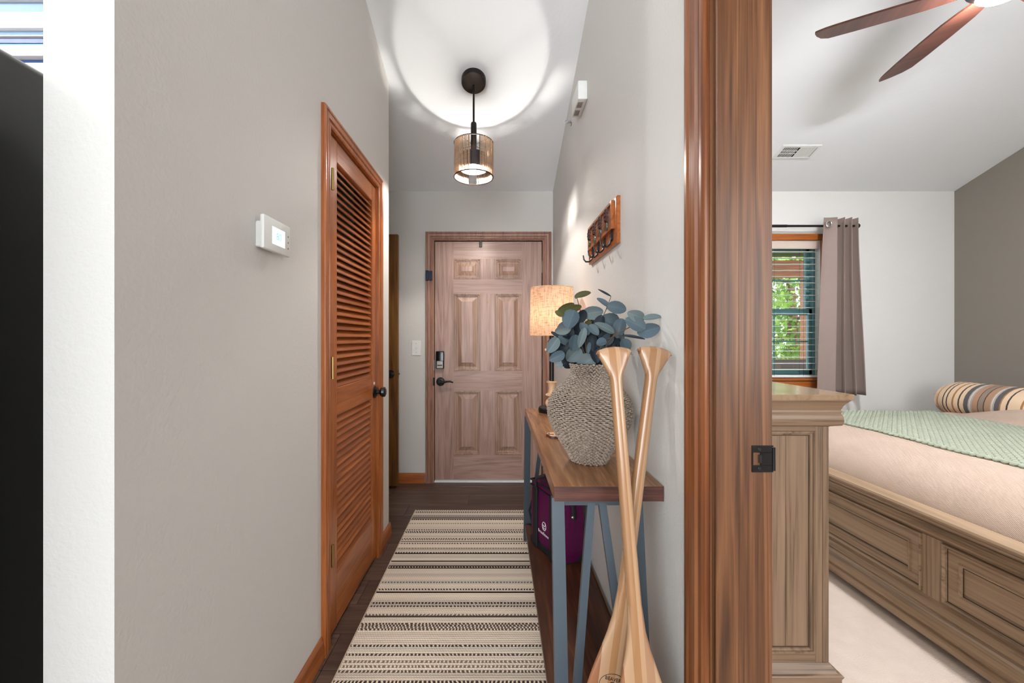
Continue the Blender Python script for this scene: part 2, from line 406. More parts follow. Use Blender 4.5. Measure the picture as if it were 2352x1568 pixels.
        return me
    def build(s, name, mats, parent=None, local=False, smooth=True, ang=35):
        if parent is not None and not local:
            inv = wm(parent).inverted(); s.v = [inv @ v for v in s.v]
        o = bpy.data.objects.new(name, s.mesh(name, mats, smooth, ang)); C.objects.link(o)
        if parent is not None: o.parent = parent; WM[o.name] = wm(parent)
        return o

def tag(o, label=None, cat=None, group=None, kind=None):
    if label: o['label'] = label
    if cat: o['category'] = cat
    if group: o['group'] = group
    if kind: o['kind'] = kind
    return o
def thing(name, loc, label, cat, group=None, kind=None, mat=None):
    o = bpy.data.objects.new(name, None); C.objects.link(o); o.empty_display_size = .05
    m = mat if mat is not None else Matrix.Translation(loc)
    o.matrix_world = m; WM[o.name] = m.copy()
    return tag(o, label, cat, group, kind)
def struct(g, name, m, label, parent=None, cat=None, **kw):
    o = g.build(name, m, parent, **kw)
    if parent is None: tag(o, label, cat or name.split('_')[0], kind='structure')
    return o
def inst(me, name, parent, mat):
    o = bpy.data.objects.new(name, me); C.objects.link(o); o.parent = parent; o.matrix_local = mat; return o
def text_geo(body, size, extrude=.0003):
    cu = bpy.data.curves.new('text', 'FONT'); cu.body = body; cu.size = size; cu.extrude = extrude; cu.align_x = 'CENTER'; cu.align_y = 'CENTER'
    o = bpy.data.objects.new('text', cu); C.objects.link(o); bpy.context.view_layer.update()
    me = bpy.data.meshes.new_from_object(o.evaluated_get(bpy.context.evaluated_depsgraph_get()))
    vs = [v.co.copy() for v in me.vertices]; fs = [tuple(p.vertices) for p in me.polygons]
    bpy.data.objects.remove(o); bpy.data.curves.remove(cu); bpy.data.meshes.remove(me)
    return vs, fs

# ------------------------------------------------------------------ room shell
XL, XLo, YE, YC, YB = -.675, -.80, .70, 2.45, 3.356
XR, XRo, YJ = .4585, .5785, .86
SL = .362
def zc(y): return 2.455+SL*(YB-y) if y > -.5 else 2.455+SL*(YB+.5)
ZTOP = 4.0

# hall floor: dark vinyl planks laid across the hall, over a slab
fl = struct(G().box((-4.2, -4.2, -.12), (.57, 3.5, -.006)).box((.57, -4.2, -.12), (3.96, -1.3, -.006)), 'floor', 'plank', 'dark brown wide plank floor of the hall and living area')
pw, plen = .181, 1.22
pm = {}
r = 0; y = YB+.10
while y > -1.0:
    off = random.random()*plen
    x = .57
    first = True
    while x > -2.6:
        L = (off if first else plen); first = False
        if L < .12: L = plen
        x0 = max(x-L, -2.6); key = (round(x-x0, 3))
        if key not in pm:
            pm[key] = G().box((0, 0, -.006), (x-x0-.0022, pw-.0022, 0), .0012).mesh('plank', 'plank')
        inst(pm[key], 'plank', fl, Matrix.Translation((x0, y-pw, 0)))
        x = x0
    y -= pw; r += 1

struct(G().box((.57, -1.3, -.12), (3.96, 3.5, -.001)), 'floor', 'carpet', 'cream cut pile bedroom carpet beside the bed')

def wall_seg_y(g, x0, x1, y0, y1, zb=0, zt=None):
    # prism along x with the sloping top of the vaulted ceiling
    g.prism([(y0, zb), (y1, zb), (y1, zt if zt else zc(y1)+.02), (y0, zt if zt else zc(y0)+.02)], 'x', x0, x1)
DY0, DY1, DT = 1.578, 2.212, 2.058      # louver door opening
g = G(); wall_seg_y(g, XLo, XL, YE, DY0); wall_seg_y(g, XLo, XL, DY1, YC); wall_seg_y(g, XLo, XL, DY0, DY1, DT)
struct(g, 'wall_left', 'wall', 'greige left hall wall with the louvered closet door')
g = G().prism([(YC-.1, 0), (YC, 0), (YC, zc(YC)+.02), (YC-.1, zc(YC-.1)+.02)], 'x', -2.0, XLo)
wall_seg_y(g, -2.1, -2.0, 1.4, YB)
struct(g, 'wall_closet', 'wall', 'greige return wall behind the closet')
g = G(); wall_seg_y(g, XR, XRo, YJ+.012, YB); wall_seg_y(g, XR, XRo, -1.4, .02); wall_seg_y(g, XR, XRo, .02, YJ+.012, 2.06)
struct(g, 'wall_right', 'wall', 'pale greige right hall wall behind the console table')
# front wall with entrance door and bedroom window
FD0, FD1, FDT = -.562, .392, 2.062
BW0, BW1, BWB, BWT = 1.74, 2.712, .88, 2.045
g = G()
for x0, x1, holes in ((-2.1, FD0, []), (FD0, FD1, [(0, FDT)]), (FD1, XRo-.05, [])):
    zz = 0
    for a, b in holes:
        if a > zz: g.box((x0, YB, zz), (x1, YB+.14, a))
        zz = b
    g.box((x0, YB, zz), (x1, YB+.14, 2.46))
struct(g, 'wall_back', 'wall', 'greige end wall around the entrance door')
g = G()
for x0, x1, holes in ((XRo-.05, BW0, []), (BW0, BW1, [(BWB, BWT)]), (BW1, 3.96, [])):
    zz = 0
    for a, b in holes:
        g.box((x0, YB, zz), (x1, YB+.14, a)); zz = b
    g.box((x0, YB, zz), (x1, YB+.14, 2.46))
struct(g, 'wall_window', 'bwall', 'pale bedroom wall with the window and curtain')
g = G(); wall_seg_y(g, 3.84, 3.96, -1.3, YB)
struct(g, 'wall_accent', 'accent', 'dark taupe accent wall at the head of the bed')
g = G(); wall_seg_y(g, XRo, XRo+.004, YJ+.012, YB); g.prism([(XRo, 0), (3.96, 0), (3.96, ZTOP), (XRo, ZTOP)], 'y', -1.4, -1.3)
struct(g, 'wall_bedroom', 'bwall', 'pale bedroom wall behind the dresser')
struct(G().prism([(-4.2, 0), (XLo-.001, 0), (XLo-.001, ZTOP), (-4.2, ZTOP)], 'y', 1.3, 1.4), 'wall_kitchen', 'wall', 'kitchen wall behind the refrigerator')
g = G(); g.box((-4.3, -4.2, 0), (-4.2, 1.4, ZTOP))
struct(g, 'wall_far', 'wall', 'far kitchen wall left of the camera')
g = G(); g.box((-4.2, -4.3, 0), (-3.8, -4.2, ZTOP)); g.box((3.6, -4.3, 0), (3.96, -4.2, ZTOP)); g.box((-.88, -4.3, 0), (-.72, -4.2, ZTOP)); g.box((-3.8, -4.3, 0), (3.6, -4.2, .3)); g.box((-3.8, -4.3, 2.8), (3.6, -4.2, ZTOP)); g.box((3.84, -4.2, 0), (3.96, -1.4, ZTOP))
struct(g, 'wall_rear', 'wall', 'living room wall with big window openings behind the camera')
g = G(); g.prism([(YB+.2, 2.455-SL*.2), (-.5, zc(-.6)), (-4.4, zc(-.6)), (-4.4, 4.1), (YB+.2, 4.1)], 'x', -4.3, 3.96)
struct(g, 'ceiling', 'ceil', 'white vaulted ceiling sloping up from the entrance wall')

# baseboards
def bb_prof(t=.014, h=.085): return [(0, 0), (t, 0), (t, h*.55), (t*.75, h*.68), (t*.75, h*.8), (t*.35, h), (0, h)]
g = G().loft([[(XL+a, y, b) for a, b in bb_prof()] for y in (YE, 1.513)]); g.loft([[(XL+a, y, b) for a, b in bb_prof()] for y in (2.277, YC+.013)])
struct(g, 'baseboard_left', 'orange_y', 'honey wood baseboard along the left hall wall')
struct(G().loft([[(x, YB-a, b) for a, b in bb_prof()] for x in (-2.0, FD0-.055)]), 'baseboard_back', 'orange_x', 'honey wood baseboard left of the entrance door')
struct(G().loft([[(XR-a, y, b) for a, b in bb_prof()] for y in (.96, YB)]), 'baseboard_right', 'orange_y', 'honey wood baseboard along the right hall wall behind the table')
struct(G().loft([[(x, YB-a, b) for a, b in bb_prof()] for x in (XRo, 3.84)]), 'baseboard_bedroom', 'orange_x', 'honey wood baseboard below the bedroom window')

# ------------------------------------------------------------------ entrance door
CAS = [(0, 0), (0, .010), (.006, .014), (.014, .014), (.017, .010), (.022, .010), (.026, .016), (.042, .018), (.046, .014), (.052, .018), (.060, .018), (.063, .012), (.063, 0)]
fb = lambda u, v, d: (u, YB-d, v)
struct(G().casing(fb, FD0+.012, FD1-.012, 0, FDT-.012, CAS), 'trim_1', 'doorcasing', 'rosy wood casing around the entrance door', ang=20)
tj = struct(G().box((FD0+.02, YB-.001, FDT-.02), (FD1-.02, YB+.13, FDT)), 'trim_2', 'doorcasing', 'jamb of the entrance door')
for a, b in ((FD0, FD0+.02), (FD1-.02, FD1)): G().box((a, YB-.001, 0), (b, YB+.13, FDT)).build('side_jamb', 'doorcasing', tj)
struct(G().box((FD0+.02, YB+.0, 0), (FD1-.02, YB+.13, .016), .003), 'trim_3', 'whitemetal', 'pale metal threshold under the entrance door')
d1 = thing('door_1', (0, YB+.03, 0), 'rosy oak six-panel entrance door at the end of the hall', 'door', kind='structure')
yd = YB+.022; K = yd/FP
DX0, DX1, DZ0, DZ1 = FD0+.024, FD1-.027, .02, FDT-.026
cx = [(1042-1145)*K, (1104-1145)*K, (1136-1145)*K, (1199-1145)*K]
zr = [(EYE+(776-594)*K, EYE+(776-641)*K), (EYE+(776-674)*K, EYE+(776-851)*K), (EYE+(776-897)*K, EYE+(776-1044)*K)]
th = .04
def dbox(name, x0, x1, z0, z1, m): G().box((x0, yd, z0), (x1, yd+th, z1)).build(name, m, d1, smooth=False)
dbox('stile', DX0, cx[0], DZ0, DZ1, 'oakdoor_v'); dbox('stile', cx[3], DX1, DZ0, DZ1, 'oakdoor_v')
dbox('rail', cx[0], cx[3], zr[0][0], DZ1, 'oakdoor_h'); dbox('rail', cx[0], cx[3], zr[1][0], zr[0][1], 'oakdoor_h')
dbox('rail', cx[0], cx[3], zr[2][0], zr[1][1], 'oakdoor_h'); dbox('rail', cx[0], cx[3], DZ0, zr[2][1], 'oakdoor_h')
for t, b in zr:
    dbox('mullion', cx[1], cx[2], b, t, 'oakdoor_v')
    for x0, x1 in ((cx[0], cx[1]), (cx[2], cx[3])):
        fd_ = lambda u, v, d: (u, yd+d, v)
        G().rects(fd_, x0, x1, b, t, [(0, 0), (.003, -.004), (.010, -.004), (.014, .005), (.022, .005), (.026, .014), (.034, .014), (.066, .002), (.067, .0)], cap=False).rects(fd_, x0, x1, b, t, [(.067, 0), (.068, -.0005)], mi=1).build('panel', ['oakbevel', 'oakdoor_v'], d1, ang=15)
for a, b, c_, d_ in ((FD0+.019, DX0+.012, .016, FDT-.02), (DX1-.012, FD1-.019, .016, FDT-.02), (DX0, DX1, DZ1-.012, FDT-.019)): G().box((a, yd+th, c_), (b, yd+th+.02, d_)).build('gap_blocker', 'black', d1)  # black strips added behind the door to block light through its gaps
# hardware
def X(p): return (p-1145)*K
def Z(p): return EYE+(776-p)*K
g = G().box((X(1002), yd-.03, Z(846)), (X(1021), yd, Z(806)), .008, seg=3); db = g.build('deadbolt', 'blackgloss', d1)
G().box((X(1004), yd-.0315, Z(845)), (X(1019), yd-.029, Z(828)), .004).build('cover_plate', 'nickel', db)
G().box((X(1006), yd-.042, Z(839)), (X(1017), yd-.030, Z(837)), .002).build('thumb_turn', 'black', db)
rotY = Matrix.Rotation(PI/2, 4, 'X')
c = Vector((X(1012), yd, Z(876)))
lv = G().lathe([(.036, 0), (.036, .006), (.030, .012), (.014, .014), (.012, .045)], mat=Matrix.Translation(c) @ rotY).build('door_lever', 'black', d1)
G().tube([c+Vector((0, -.045, 0)), c+Vector((.025, -.048, -.004)), c+Vector((.055, -.048, .004)), c+Vector((.085, -.046, .006)), c+Vector((.112, -.044, -.004))], [.011, .010, .008, .008, .006], 10).build('lever_arm', 'black', lv)
for zz in (Z(613), Z(835), Z(1056)):
    h = G().tube([(DX1+.003, yd-.004, zz-.045), (DX1+.003, yd-.004, zz+.045)], .006, 8).build('hinge', 'nickel', d1)
    for q in (-.05, .05): G().sphere((DX1+.003, yd-.004, zz+q), .005, 8).build('hinge_tip', 'nickel', h)
G().box((X(1101), yd-.012, Z(568)), (X(1107), yd, Z(553)), .003).build('draft_stop', 'bronze', d1)
G().lathe([(.007, 0), (.007, .004), (.003, .005)], mat=Matrix.Translation((X(1120), yd, Z(694))) @ rotY).build('peephole', 'brass', d1)
G().box((FD0+.016, YB-.004, Z(850)), (FD0+.022, YB+.02, Z(826)), .001).build('strike_plate', 'chrome', d1)
G().box((FD0+.010, YB-.006, Z(885)), (FD0+.022, YB+.02, Z(866)), .004).build('strike_plate', 'black', d1)
t = thing('door_sensor', px(986, 634, YB), 'small dark blue alarm sensor on the left casing of the entrance door', 'sensor')
G().box((X(980), YB-.035, Z(646)), (X(987), YB-.018, Z(623)), .003).build('magnet_half', 'sensor', t)
G().box((X(988), YB-.035, Z(646)), (X(995), YB-.016, Z(624)), .004).build('sensor_half', 'sensor', t)

# light switch
t = thing('light_switch', px(957, 799, YB), 'white toggle light switch on the wall left of the entrance door', 'switch')
G().box((X(947), YB-.007, Z(816)), (X(968), YB, Z(782)), .003).build('cover_plate', 'white', t)
G().box((X(956), YB-.018, Z(802)), (X(959), YB-.006, Z(797)), .001).build('toggle', 'white', t)
for p in (789, 809): G().lathe([(.003, 0), (.002, .0015)], mat=Matrix.Translation((X(957.5), YB-.007, Z(p))) @ rotY, seg=8).build('screw', 'nickel', t)

# open door standing against the end wall
d3 = thing('door_3', (-.82, 3.24, 0), 'dark honey wood door standing open left of the light switch', 'door', kind='structure')
G().box((-1.56, 3.225, .02), (-.815, 3.262, 2.06), .003).build('slab', 'olddoor', d3)
c = px(896, 859, 3.2)
kb = G().lathe([(.03, 0), (.03, .006), (.012, .01), (.012, .03), (.026, .036), (.030, .05), (.022, .062), (.004, .066)], mat=Matrix.Translation((c.x, 3.225, c.z)) @ rotY).build('knob', 'blackgloss', d3)
G().box((-.8155, 3.235, c.z-.03), (-.8135, 3.252, c.z+.03)).build('latch_plate', 'black', d3)
G().box((-.814, 3.238, c.z-.008), (-.803, 3.249, c.z+.006), .002).build('latch', 'chrome', d3)

# ------------------------------------------------------------------ louvered closet door
fx = lambda u, v, d: (XL+d, u, v)
struct(G().casing(fx, DY0, DY1, 0, DT-.004, CAS), 'trim_4', 'orange', 'honey wood casing around the louvered closet door', ang=20)
xf = XL-.004
tj = struct(G().box((XLo, DY0+.006, DT-.006), (XL, DY1-.006, DT+.002)), 'trim_5', 'orange', 'jamb of the louvered closet door')
for a, b in ((DY0-.002, DY0+.006), (DY1-.006, DY1+.002)): G().box((XLo, a, 0), (XL, b, DT)).build('side_jamb', 'orange', tj)
d2 = thing('door_2', (xf, DY0, 0), 'orange stained louvered closet door in the left hall wall', 'door', kind='structure')
y0, y1, lo, hi = DY0+.009, DY1-.009, .012, DT-.012
s0, s1 = 1.676, 2.142; zs = [(.242, .892), (1.012, 1.958)]; tk = .034
G().box((xf-tk, y0, lo), (xf, s0, hi), .003).build('stile', 'orange', d2); G().box((xf-tk, s1, lo), (xf, y1, hi), .003).build('stile', 'orange', d2)
for a, b in ((lo, zs[0][0]), (zs[0][1], zs[1][0]), (zs[1][1], hi)): G().box((xf-tk, s0, a), (xf-.001, s1, b), .003).build('rail', 'orange_y', d2)
sm = G().box((-.0035, s0+.003-DY0, -.0205), (.0035, s1-.003-DY0, .0205), .002).mesh('slat', 'slat')
for a, b in zs:
    n = int(round((b-a)/.0310)); p = (b-a)/n
    for k in range(n):
        inst(sm, 'slat', d2, Matrix.Translation((-tk/2, 0, a+p*(k+.5))) @ Matrix.Rotation(math.radians(-38), 4, 'Y'))
# dark coloured sheet standing for the shade inside the closet
struct(G().box((-1.5, DY0-.05, 0), (-1.48, DY1+.05, 2.3)), 'wall_closet_back', 'porchdark', 'dark sheet standing for the shade in the closet behind the louvers', cat='wall')
for zz in (1.857, 1.10, .347):
    h = G().box((XL-.002, DY0+.004, zz-.045), (XL+.006, DY0+.016, zz+.045), .001).build('hinge', 'black', d2)
    G().tube([(XL+.010, DY0+.02, zz-.044), (XL+.010, DY0+.02, zz+.044)], .0055, 8).build('hinge_pin', 'brass', h)
kc = Vector((xf, 2.180, .925)); rx = Matrix.Rotation(PI/2, 4, 'Y')
kn = G().lathe([(.032, 0), (.032, .006), (.02, .011), (.011, .014), (.010, .032)], mat=Matrix.Translation(kc) @ rx).build('rosette', 'black', d2)
G().lathe([(.010, .028), (.022, .034), (.029, .045), (.027, .057), (.016, .063), (.002, .064)], mat=Matrix.Translation(kc) @ rx).build('knob', 'blackgloss', kn)
G().box((xf-.001, 2.166, .967), (xf+.001, 2.188, .98)).build('sticker', 'white', d2)

# thermostat
t = thing('thermostat', (XL, 1.16, 1.514), 'white digital thermostat with lit screen on the left hall wall', 'thermostat')
TF = -.640
G().box((XL, 1.104, 1.474), (-.650, 1.19, 1.546), .003).build('wall_plate', 'white', t)
G().box((-.653, 1.088, 1.467), (TF, 1.228, 1.561), .005, seg=2).build('body', 'white', t)
sc_ = G().box((TF-.0005, 1.127, 1.488), (TF+.0006, 1.193, 1.5365)).build('screen', 'screen', t)
for q in (1.491, 1.509, 1.527): G().lathe([(.003, 0), (.002, .0008)], mat=Matrix.Translation((TF, 1.212, q)) @ rx, seg=10).build('button', 'nickel', t)
vs, fs = text_geo('80', .028); mt = Matrix.Translation((TF+.0009, 1.160, 1.512)) @ Matrix(((0, 0, 1, 0), (1, 0, 0, 0), (0, 1, 0, 0), (0, 0, 0, 1)))
G().add([mt @ v for v in vs], fs).build('digits', 'digits', sc_)

# ------------------------------------------------------------------ bedroom door frame (right foreground)
struct(G().casing(lambda u, v, d: (XR-d, u, v), .0, YJ+.006, 0, 2.05, [(a*1.33, b*1.0) for a, b in CAS]), 'trim_6', 'jamb2', 'dark stained casing of the bedroom doorway', ang=20)
jb = struct(G().box((XR-.001, YJ, 0), (XRo+.012, YJ+.014, 2.06)), 'trim_7', 'jamb', 'worn walnut stained jamb of the bedroom doorway')
G().box((XR-.001, .005, 0), (XRo+.012, .02, 2.06)).build('side_jamb', 'jamb', jb); G().box((XR-.001, .02, 2.045), (XRo+.012, YJ, 2.06)).build('head_jamb', 'jamb', jb)
g = G().box((XR+.006, YJ-.011, 0), (XR+.055, YJ, 2.045), .002); struct(g, 'door_stop', 'jamb', None, jb)
g = G().casing(lambda u, v, d: (XRo+d, u, v), .0, YJ+.006, 0, 2.05, CAS); struct(g, 'trim_8', 'jamb2', 'casing on the bedroom side of the doorway')
spz = EYE+(776-1053)*YJ/FP; kx = YJ/FP
xa, xb = (1726-1145)*kx, XRo+.014
t = thing('strike_plate', (xa, YJ, spz), 'black strike plate on the bedroom door jamb', 'strike plate')
g = G(); za, zb2 = spz-.029, spz+.029
ho, hp = (1728.5-1145)*kx, (1746-1145)*kx
g.box((xa, YJ-.0025, za), (xb, YJ, spz-.0135), .0008); g.box((xa, YJ-.0025, spz+.0135), (xb, YJ, zb2), .0008)
g.box((xa, YJ-.0025, spz-.0135), (ho, YJ, spz+.0135)); g.box((hp, YJ-.0025, spz-.0135), (xb, YJ, spz+.0135))
g.tube([(xb, YJ-.001, za+.004), (xb, YJ-.001, zb2-.004)], .004, 8)
G.build(g, 'plate', 'blackgloss', t)
G().box((hp-.004, YJ-.0035, spz-.009), (hp+.002, YJ-.0005, spz+.009), .001).build('tongue', 'black', t)
for q in (-.021, .021): G().lathe([(.004, 0), (.003, .001)], mat=Matrix.Translation((xa+.016, YJ-.0025, spz+q)) @ rotY, seg=10).build('screw', 'black', t)

# ------------------------------------------------------------------ pendant lamp
PX, PY = -.151, 2.424; zce = zc(PY)
t = thing('pendant_light', (PX, PY, zce), 'black pendant lamp with a corded drum shade hanging in the hall', 'lamp')
tilt = Matrix.Translation((PX, PY, zce)) @ Matrix.Rotation(math.atan(-SL), 4, 'X')
G().lathe([(.074, .003), (.074, -.028), (.070, -.034), (.004, -.034)], mat=tilt, seg=48).build('canopy', 'bronze', t)
G().tube([(PX, PY, zce-.02), (PX, PY, 2.50)], .0065, 10).build('rod', 'bronze', t)
G().lathe([(.016, 2.528), (.018, 2.52), (.018, 2.36), (.016, 2.335)], (PX, PY, 0), 16).build('sleeve', 'bronze', t)
SB, ST, SR = 2.197, 2.402, .118
sh = G().tube([(PX+SR*math.cos(a), PY+SR*math.sin(a), ST) for a in [2*PI*i/48 for i in range(48)]], .003, 6, closed=True)
sh.tube([(PX+SR*math.cos(a), PY+SR*math.sin(a), SB) for a in [2*PI*i/48 for i in range(48)]], .0035, 6, closed=True)
for k in range(4):
    a = math.radians(-83+90*k+13.5); sh.tube([(PX+SR*math.cos(a), PY+SR*math.sin(a), SB), (PX+SR*math.cos(a), PY+SR*math.sin(a), ST)], .002, 5)
    a2 = math.radians(-83+90*k); sh.tube([(PX+.015*math.cos(a2+.8), PY+.015*math.sin(a2+.8), ST-.01), (PX+SR*math.cos(a2+.8), PY+SR*math.sin(a2+.8), ST)], .0018, 5)
shade = sh.build('shade_frame', 'bronze', t)
for k in range(4):
    g = G()
    for i in range(30):
        a = math.radians(-83+90*k+14+62*i/29)+random.uniform(-.02, .02)*(0 if i in (0, 29) else 1)
        rr = SR+random.uniform(-.001, .002)
        g.tube([(PX+rr*math.cos(a), PY+rr*math.sin(a), SB), (PX+rr*math.cos(a+random.uniform(-.01, .01)), PY+rr*math.sin(a), ST)], random.uniform(.0017, .0025), 5)
    tag(g.build('cords', 'cord', shade), kind='stuff')
DR = .080
g = G().lathe([(DR, 2.243), (DR, 2.332)], (PX, PY, 0), 40, cap=False); dr = g.build('inner_drum', 'drumin', t)
G().lathe([(DR-.002, 2.2435), (DR-.002, 2.3315)], (PX, PY, 0), 40, cap=False).build('drum_lining', 'drumwhite', dr)
G().lathe([(.004, 2.338), (.020, 2.336), (.020, 2.312), (.016, 2.305)], (PX, PY, 0), 16).build('socket', 'bronze', t)
bu = G().sphere((PX, PY, 2.270), .014, 16).build('bulb', emit('pendant bulb glow', (255, 249, 242), 5900), t)
G().lathe([(.0135, 2.2765), (.0155, 2.288), (.013, 2.31), (.004, 2.312)], (PX, PY, 0), 16).build('bulb_light_cap', 'white', bu)  # cap added to hold back the bulb's upward light

# ------------------------------------------------------------------ door chime, sprinkler, key rack on right wall
t = thing('door_chime', (XR, 2.13, 2.5), 'white door chime box high on the right hall wall', 'door chime')
cb = G().box((XR-.05, 2.047, 2.448), (XR, 2.222, 2.545), .006, seg=2).build('housing', 'white', t)
g = G()
for y0_ in (2.075, 2.150):
    for k in range(7): g.box((XR-.044, y0_+k*.0075, 2.4465), (XR-.018, y0_+k*.0075+.003, 2.4485))
tag(g.build('vent_slots', 'nickel', t), kind='stuff')
t = thing('sprinkler', (XR, 2.51, 2.58), 'small chrome fire sprinkler below the door chime', 'sprinkler')
rw = Matrix.Translation((XR, 2.51, 2.58)) @ Matrix.Rotation(-PI/2, 4, 'Y')
G().lathe([(.024, 0), (.022, .004), (.010, .006)], mat=rw, seg=20).build('escutcheon', 'chrome', t)
g = G().lathe([(.007, .004), (.007, .02), (.004, .022)], mat=rw, seg=10)
for s in (-1, 1): g.tube([rw @ Vector((s*.007, 0, .018)), rw @ Vector((s*.009, 0, .034)), rw @ Vector((0, 0, .044))], .0018, 6)
g.build('frame', 'chrome', t)
G().lathe([(.012, .044), (.013, .046), (.002, .047)], mat=rw, seg=12).build('deflector', 'white', t)

KY0, KY1, KZ0, KZ1 = 1.498, 1.958, 1.578, 1.757
t = thing('key_rack', (XR, 1.73, 1.67), 'wooden key rack with pine cone carving and black hooks on the right wall', 'key rack')
fr = lambda u, v, d: (XR-d, u, v)
bk = G().rects(fr, KY0, KY1, KZ0, KZ1, [(0, 0), (0, .012), (.006, .016), (.016, .016), (.02, .011), (.03, .011)]).build('backboard', 'orange_y', t)
zsplit = KZ0+.062
G().rects(fr, KY0+.03, KY1-.03, zsplit, KZ1-.008, [(0, .010), (0, .026), (.002, .027), (.012, .027), (.014, .018), (.016, .018)]).build('picture_frame', 'orange_y', t)
cone, green = plain('pine cone brown', (84, 54, 48), .6), plain('carved pine needles', (52, 62, 44), .5)
for k in range(4):
    yc = KY0+.085+k*.098
    g = G()
    for j in range(7):
        zz = KZ1-.030-j*.007; rr = .013*math.sin(PI*(j+1.2)/9)+.003
        for a in range(6):
            an = a*PI/3+(j % 2)*.5; g.sphere((XR-.030-abs(rr*.4*math.sin(an)), yc+rr*math.cos(an), zz), .0048, 6)
    g.build('pine_cone', cone, t)
    g = G()
    for j in range(11):
        a = math.radians(-150+12*j); L = random.uniform(.03, .052)
        p = Vector((XR-.026, yc, KZ1-.078)); e = p+Vector((-.004, L*.55*math.cos(a), L*math.sin(a)*.8))
        g.tube([p, e], [.0032, .0012], 5)
    g.build('pine_needles', green, t)
for k in range(4):
    yc = KY0+.075+k*.103; zz = KZ0+.042
    h = G().tube([(XR-.012, yc, zz), (XR-.018, yc, zz-.028), (XR-.030, yc, zz-.040), (XR-.046, yc, zz-.040), (XR-.055, yc, zz-.030), (XR-.058, yc, zz-.010)], [.0042, .004, .004, .004, .0035, .003], 8).build('hook', 'black', t)
    G().box((XR-.017, yc-.016, zz-.018), (XR-.010, yc+.016, zz+.018), .005).build('hook_plate', 'black', h)

# ------------------------------------------------------------------ runner rug
RX0, RX1, RY0, RY1, RT = -.583, .186, -.15, 2.815, .010
row = .011; n = int((RY1-RY0)/row); pts = [(RY0, 0)]
for i in range(n):
    yy = RY0+i*row
    # six points per yarn row make its rounded back
    for q in (.08, .28, .5, .72, .92): pts.append((yy+q*row, .0072+.0028*math.sin(PI*q)))
pts.append((RY0+n*row, 0))
g = G().loft([[(RX0, a, b) for a, b in pts], [(RX1, a, b) for a, b in pts]], True, True)
ru = g.build('runner_rug', 'rug'); tag(ru, 'long striped beige and black woven runner rug on the hall floor', 'rug')
be = plain('rug edge binding', (196, 176, 156), .9)
for xx in (RX0-.002, RX1+.002): G().tube([(xx, RY0, .005), (xx, RY0+n*row, .005)], .005, 8).build('edge_binding', be, ru)

# ------------------------------------------------------------------ console table
TX0, TX1, TY0, TY1, TZ = .1545, .4565, 1.10, 2.315, .81
t = thing('console_table', (.3, 1.7, 0), 'narrow console table with rustic brown top and blue grey steel legs', 'table')
tt = G().box((TX0, TY0+.002, TZ-.041), (TX1, TY1, TZ), .0012).build('tabletop', 'tabletop', t)
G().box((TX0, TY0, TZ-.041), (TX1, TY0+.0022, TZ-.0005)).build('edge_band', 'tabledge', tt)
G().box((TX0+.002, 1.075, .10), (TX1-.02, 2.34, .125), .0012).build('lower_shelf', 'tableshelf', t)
lx = (.150+.0175, .388)
for ys, yt_, yb_ in ((-1, 1.132, 1.025), (1, 2.283, 2.39)):
    for i, x in enumerate(lx):
        G().bar((x, yt_, TZ-.041), (x, yb_, .0115 if i == 0 else 0), .035, .022).build('leg', 'steel', t)
    for sx in (-1, 1):
        fbt = (.085)/(TZ-.041)
        G().bar((.2775+sx*.014, yt_, TZ-.041), (.2775+sx*.088, yb_+(yt_-yb_)*.14, .11), .021, .016).build('brace', 'steel', t)
    G().bar((lx[0], yb_+(yt_-yb_)*.12, .09), (lx[1], yb_+(yt_-yb_)*.12, .09), .02, .02, (0, 1, 0)).build('crossbar', 'steel', t)
    G().bar((lx[0], yt_, TZ-.051), (lx[1], yt_, TZ-.051), .02, .02, (0, 1, 0)).build('crossbar', 'steel', t)

# table lamp
LX, LY = .296, 2.215
t = thing('table_lamp', (LX, LY, TZ), 'table lamp with lit linen drum shade and turned wood base on the console', 'lamp')
G().lathe([(.072, TZ), (.074, TZ+.006), (.074, TZ+.022), (.070, TZ+.027), (.004, TZ+.027)], (LX, LY, 0)).build('base', 'black', t)
G().lathe([(.028, .027), (.034, .037), (.036, .052), (.028, .068), (.016, .078), (.018, .085), (.034, .092), (.034, .098), (.020, .106), (.017, .13), (.022, .155), (.030, .165), (.026, .172), (.004, .172)], (LX, LY, TZ), 24).build('turned_column', 'pale', t)
G().tube([(LX, LY, TZ+.17), (LX, LY, TZ+.43)], .013, 12).build('rod', 'black', t)
s1_, s2_ = 1.232, 1.498
g = G().lathe([(.1225, s1_), (.1175, s2_)], (LX, LY, 0), 48, cap=False); shd = g.build('lamp_shade', 'linen', t)
for rr, zz in ((.1228, s1_+.002), (.1178, s2_-.002)): G().tube([(LX+rr*math.cos(2*PI*i/40), LY+rr*math.sin(2*PI*i/40), zz) for i in range(40)], .0022, 6, closed=True).build('edge_tape', 'pale', shd)
g = G()
for k in range(3): g.tube([(LX, LY, s2_-.012), (LX+.117*math.cos(k*2.094), LY+.117*math.sin(k*2.094), s2_-.004)], .002, 6)
g.tube([(LX, LY, 1.24), (LX+.05, LY, 1.32), (LX+.045, LY, 1.42), (LX, LY, s2_-.012), (LX-.045, LY, 1.42), (LX-.05, LY, 1.32), (LX, LY, 1.24)], .002, 6)
g.build('harp', 'black', t)
G().lathe([(.004, s2_-.012), (.006, s2_), (.010, s2_+.008), (.006, s2_+.016), (.001, s2_+.018)], (LX, LY, 0), 12).build('finial', 'black', t)
G().sphere((LX, LY, 1.34), .028, 16).build('bulb', 'bulb', t)
pc = G().tube([(LX-.035, LY-.02, 1.26), (LX-.035, LY-.02, 1.165)], .0015, 5).build('pull_chain', 'brass', t)
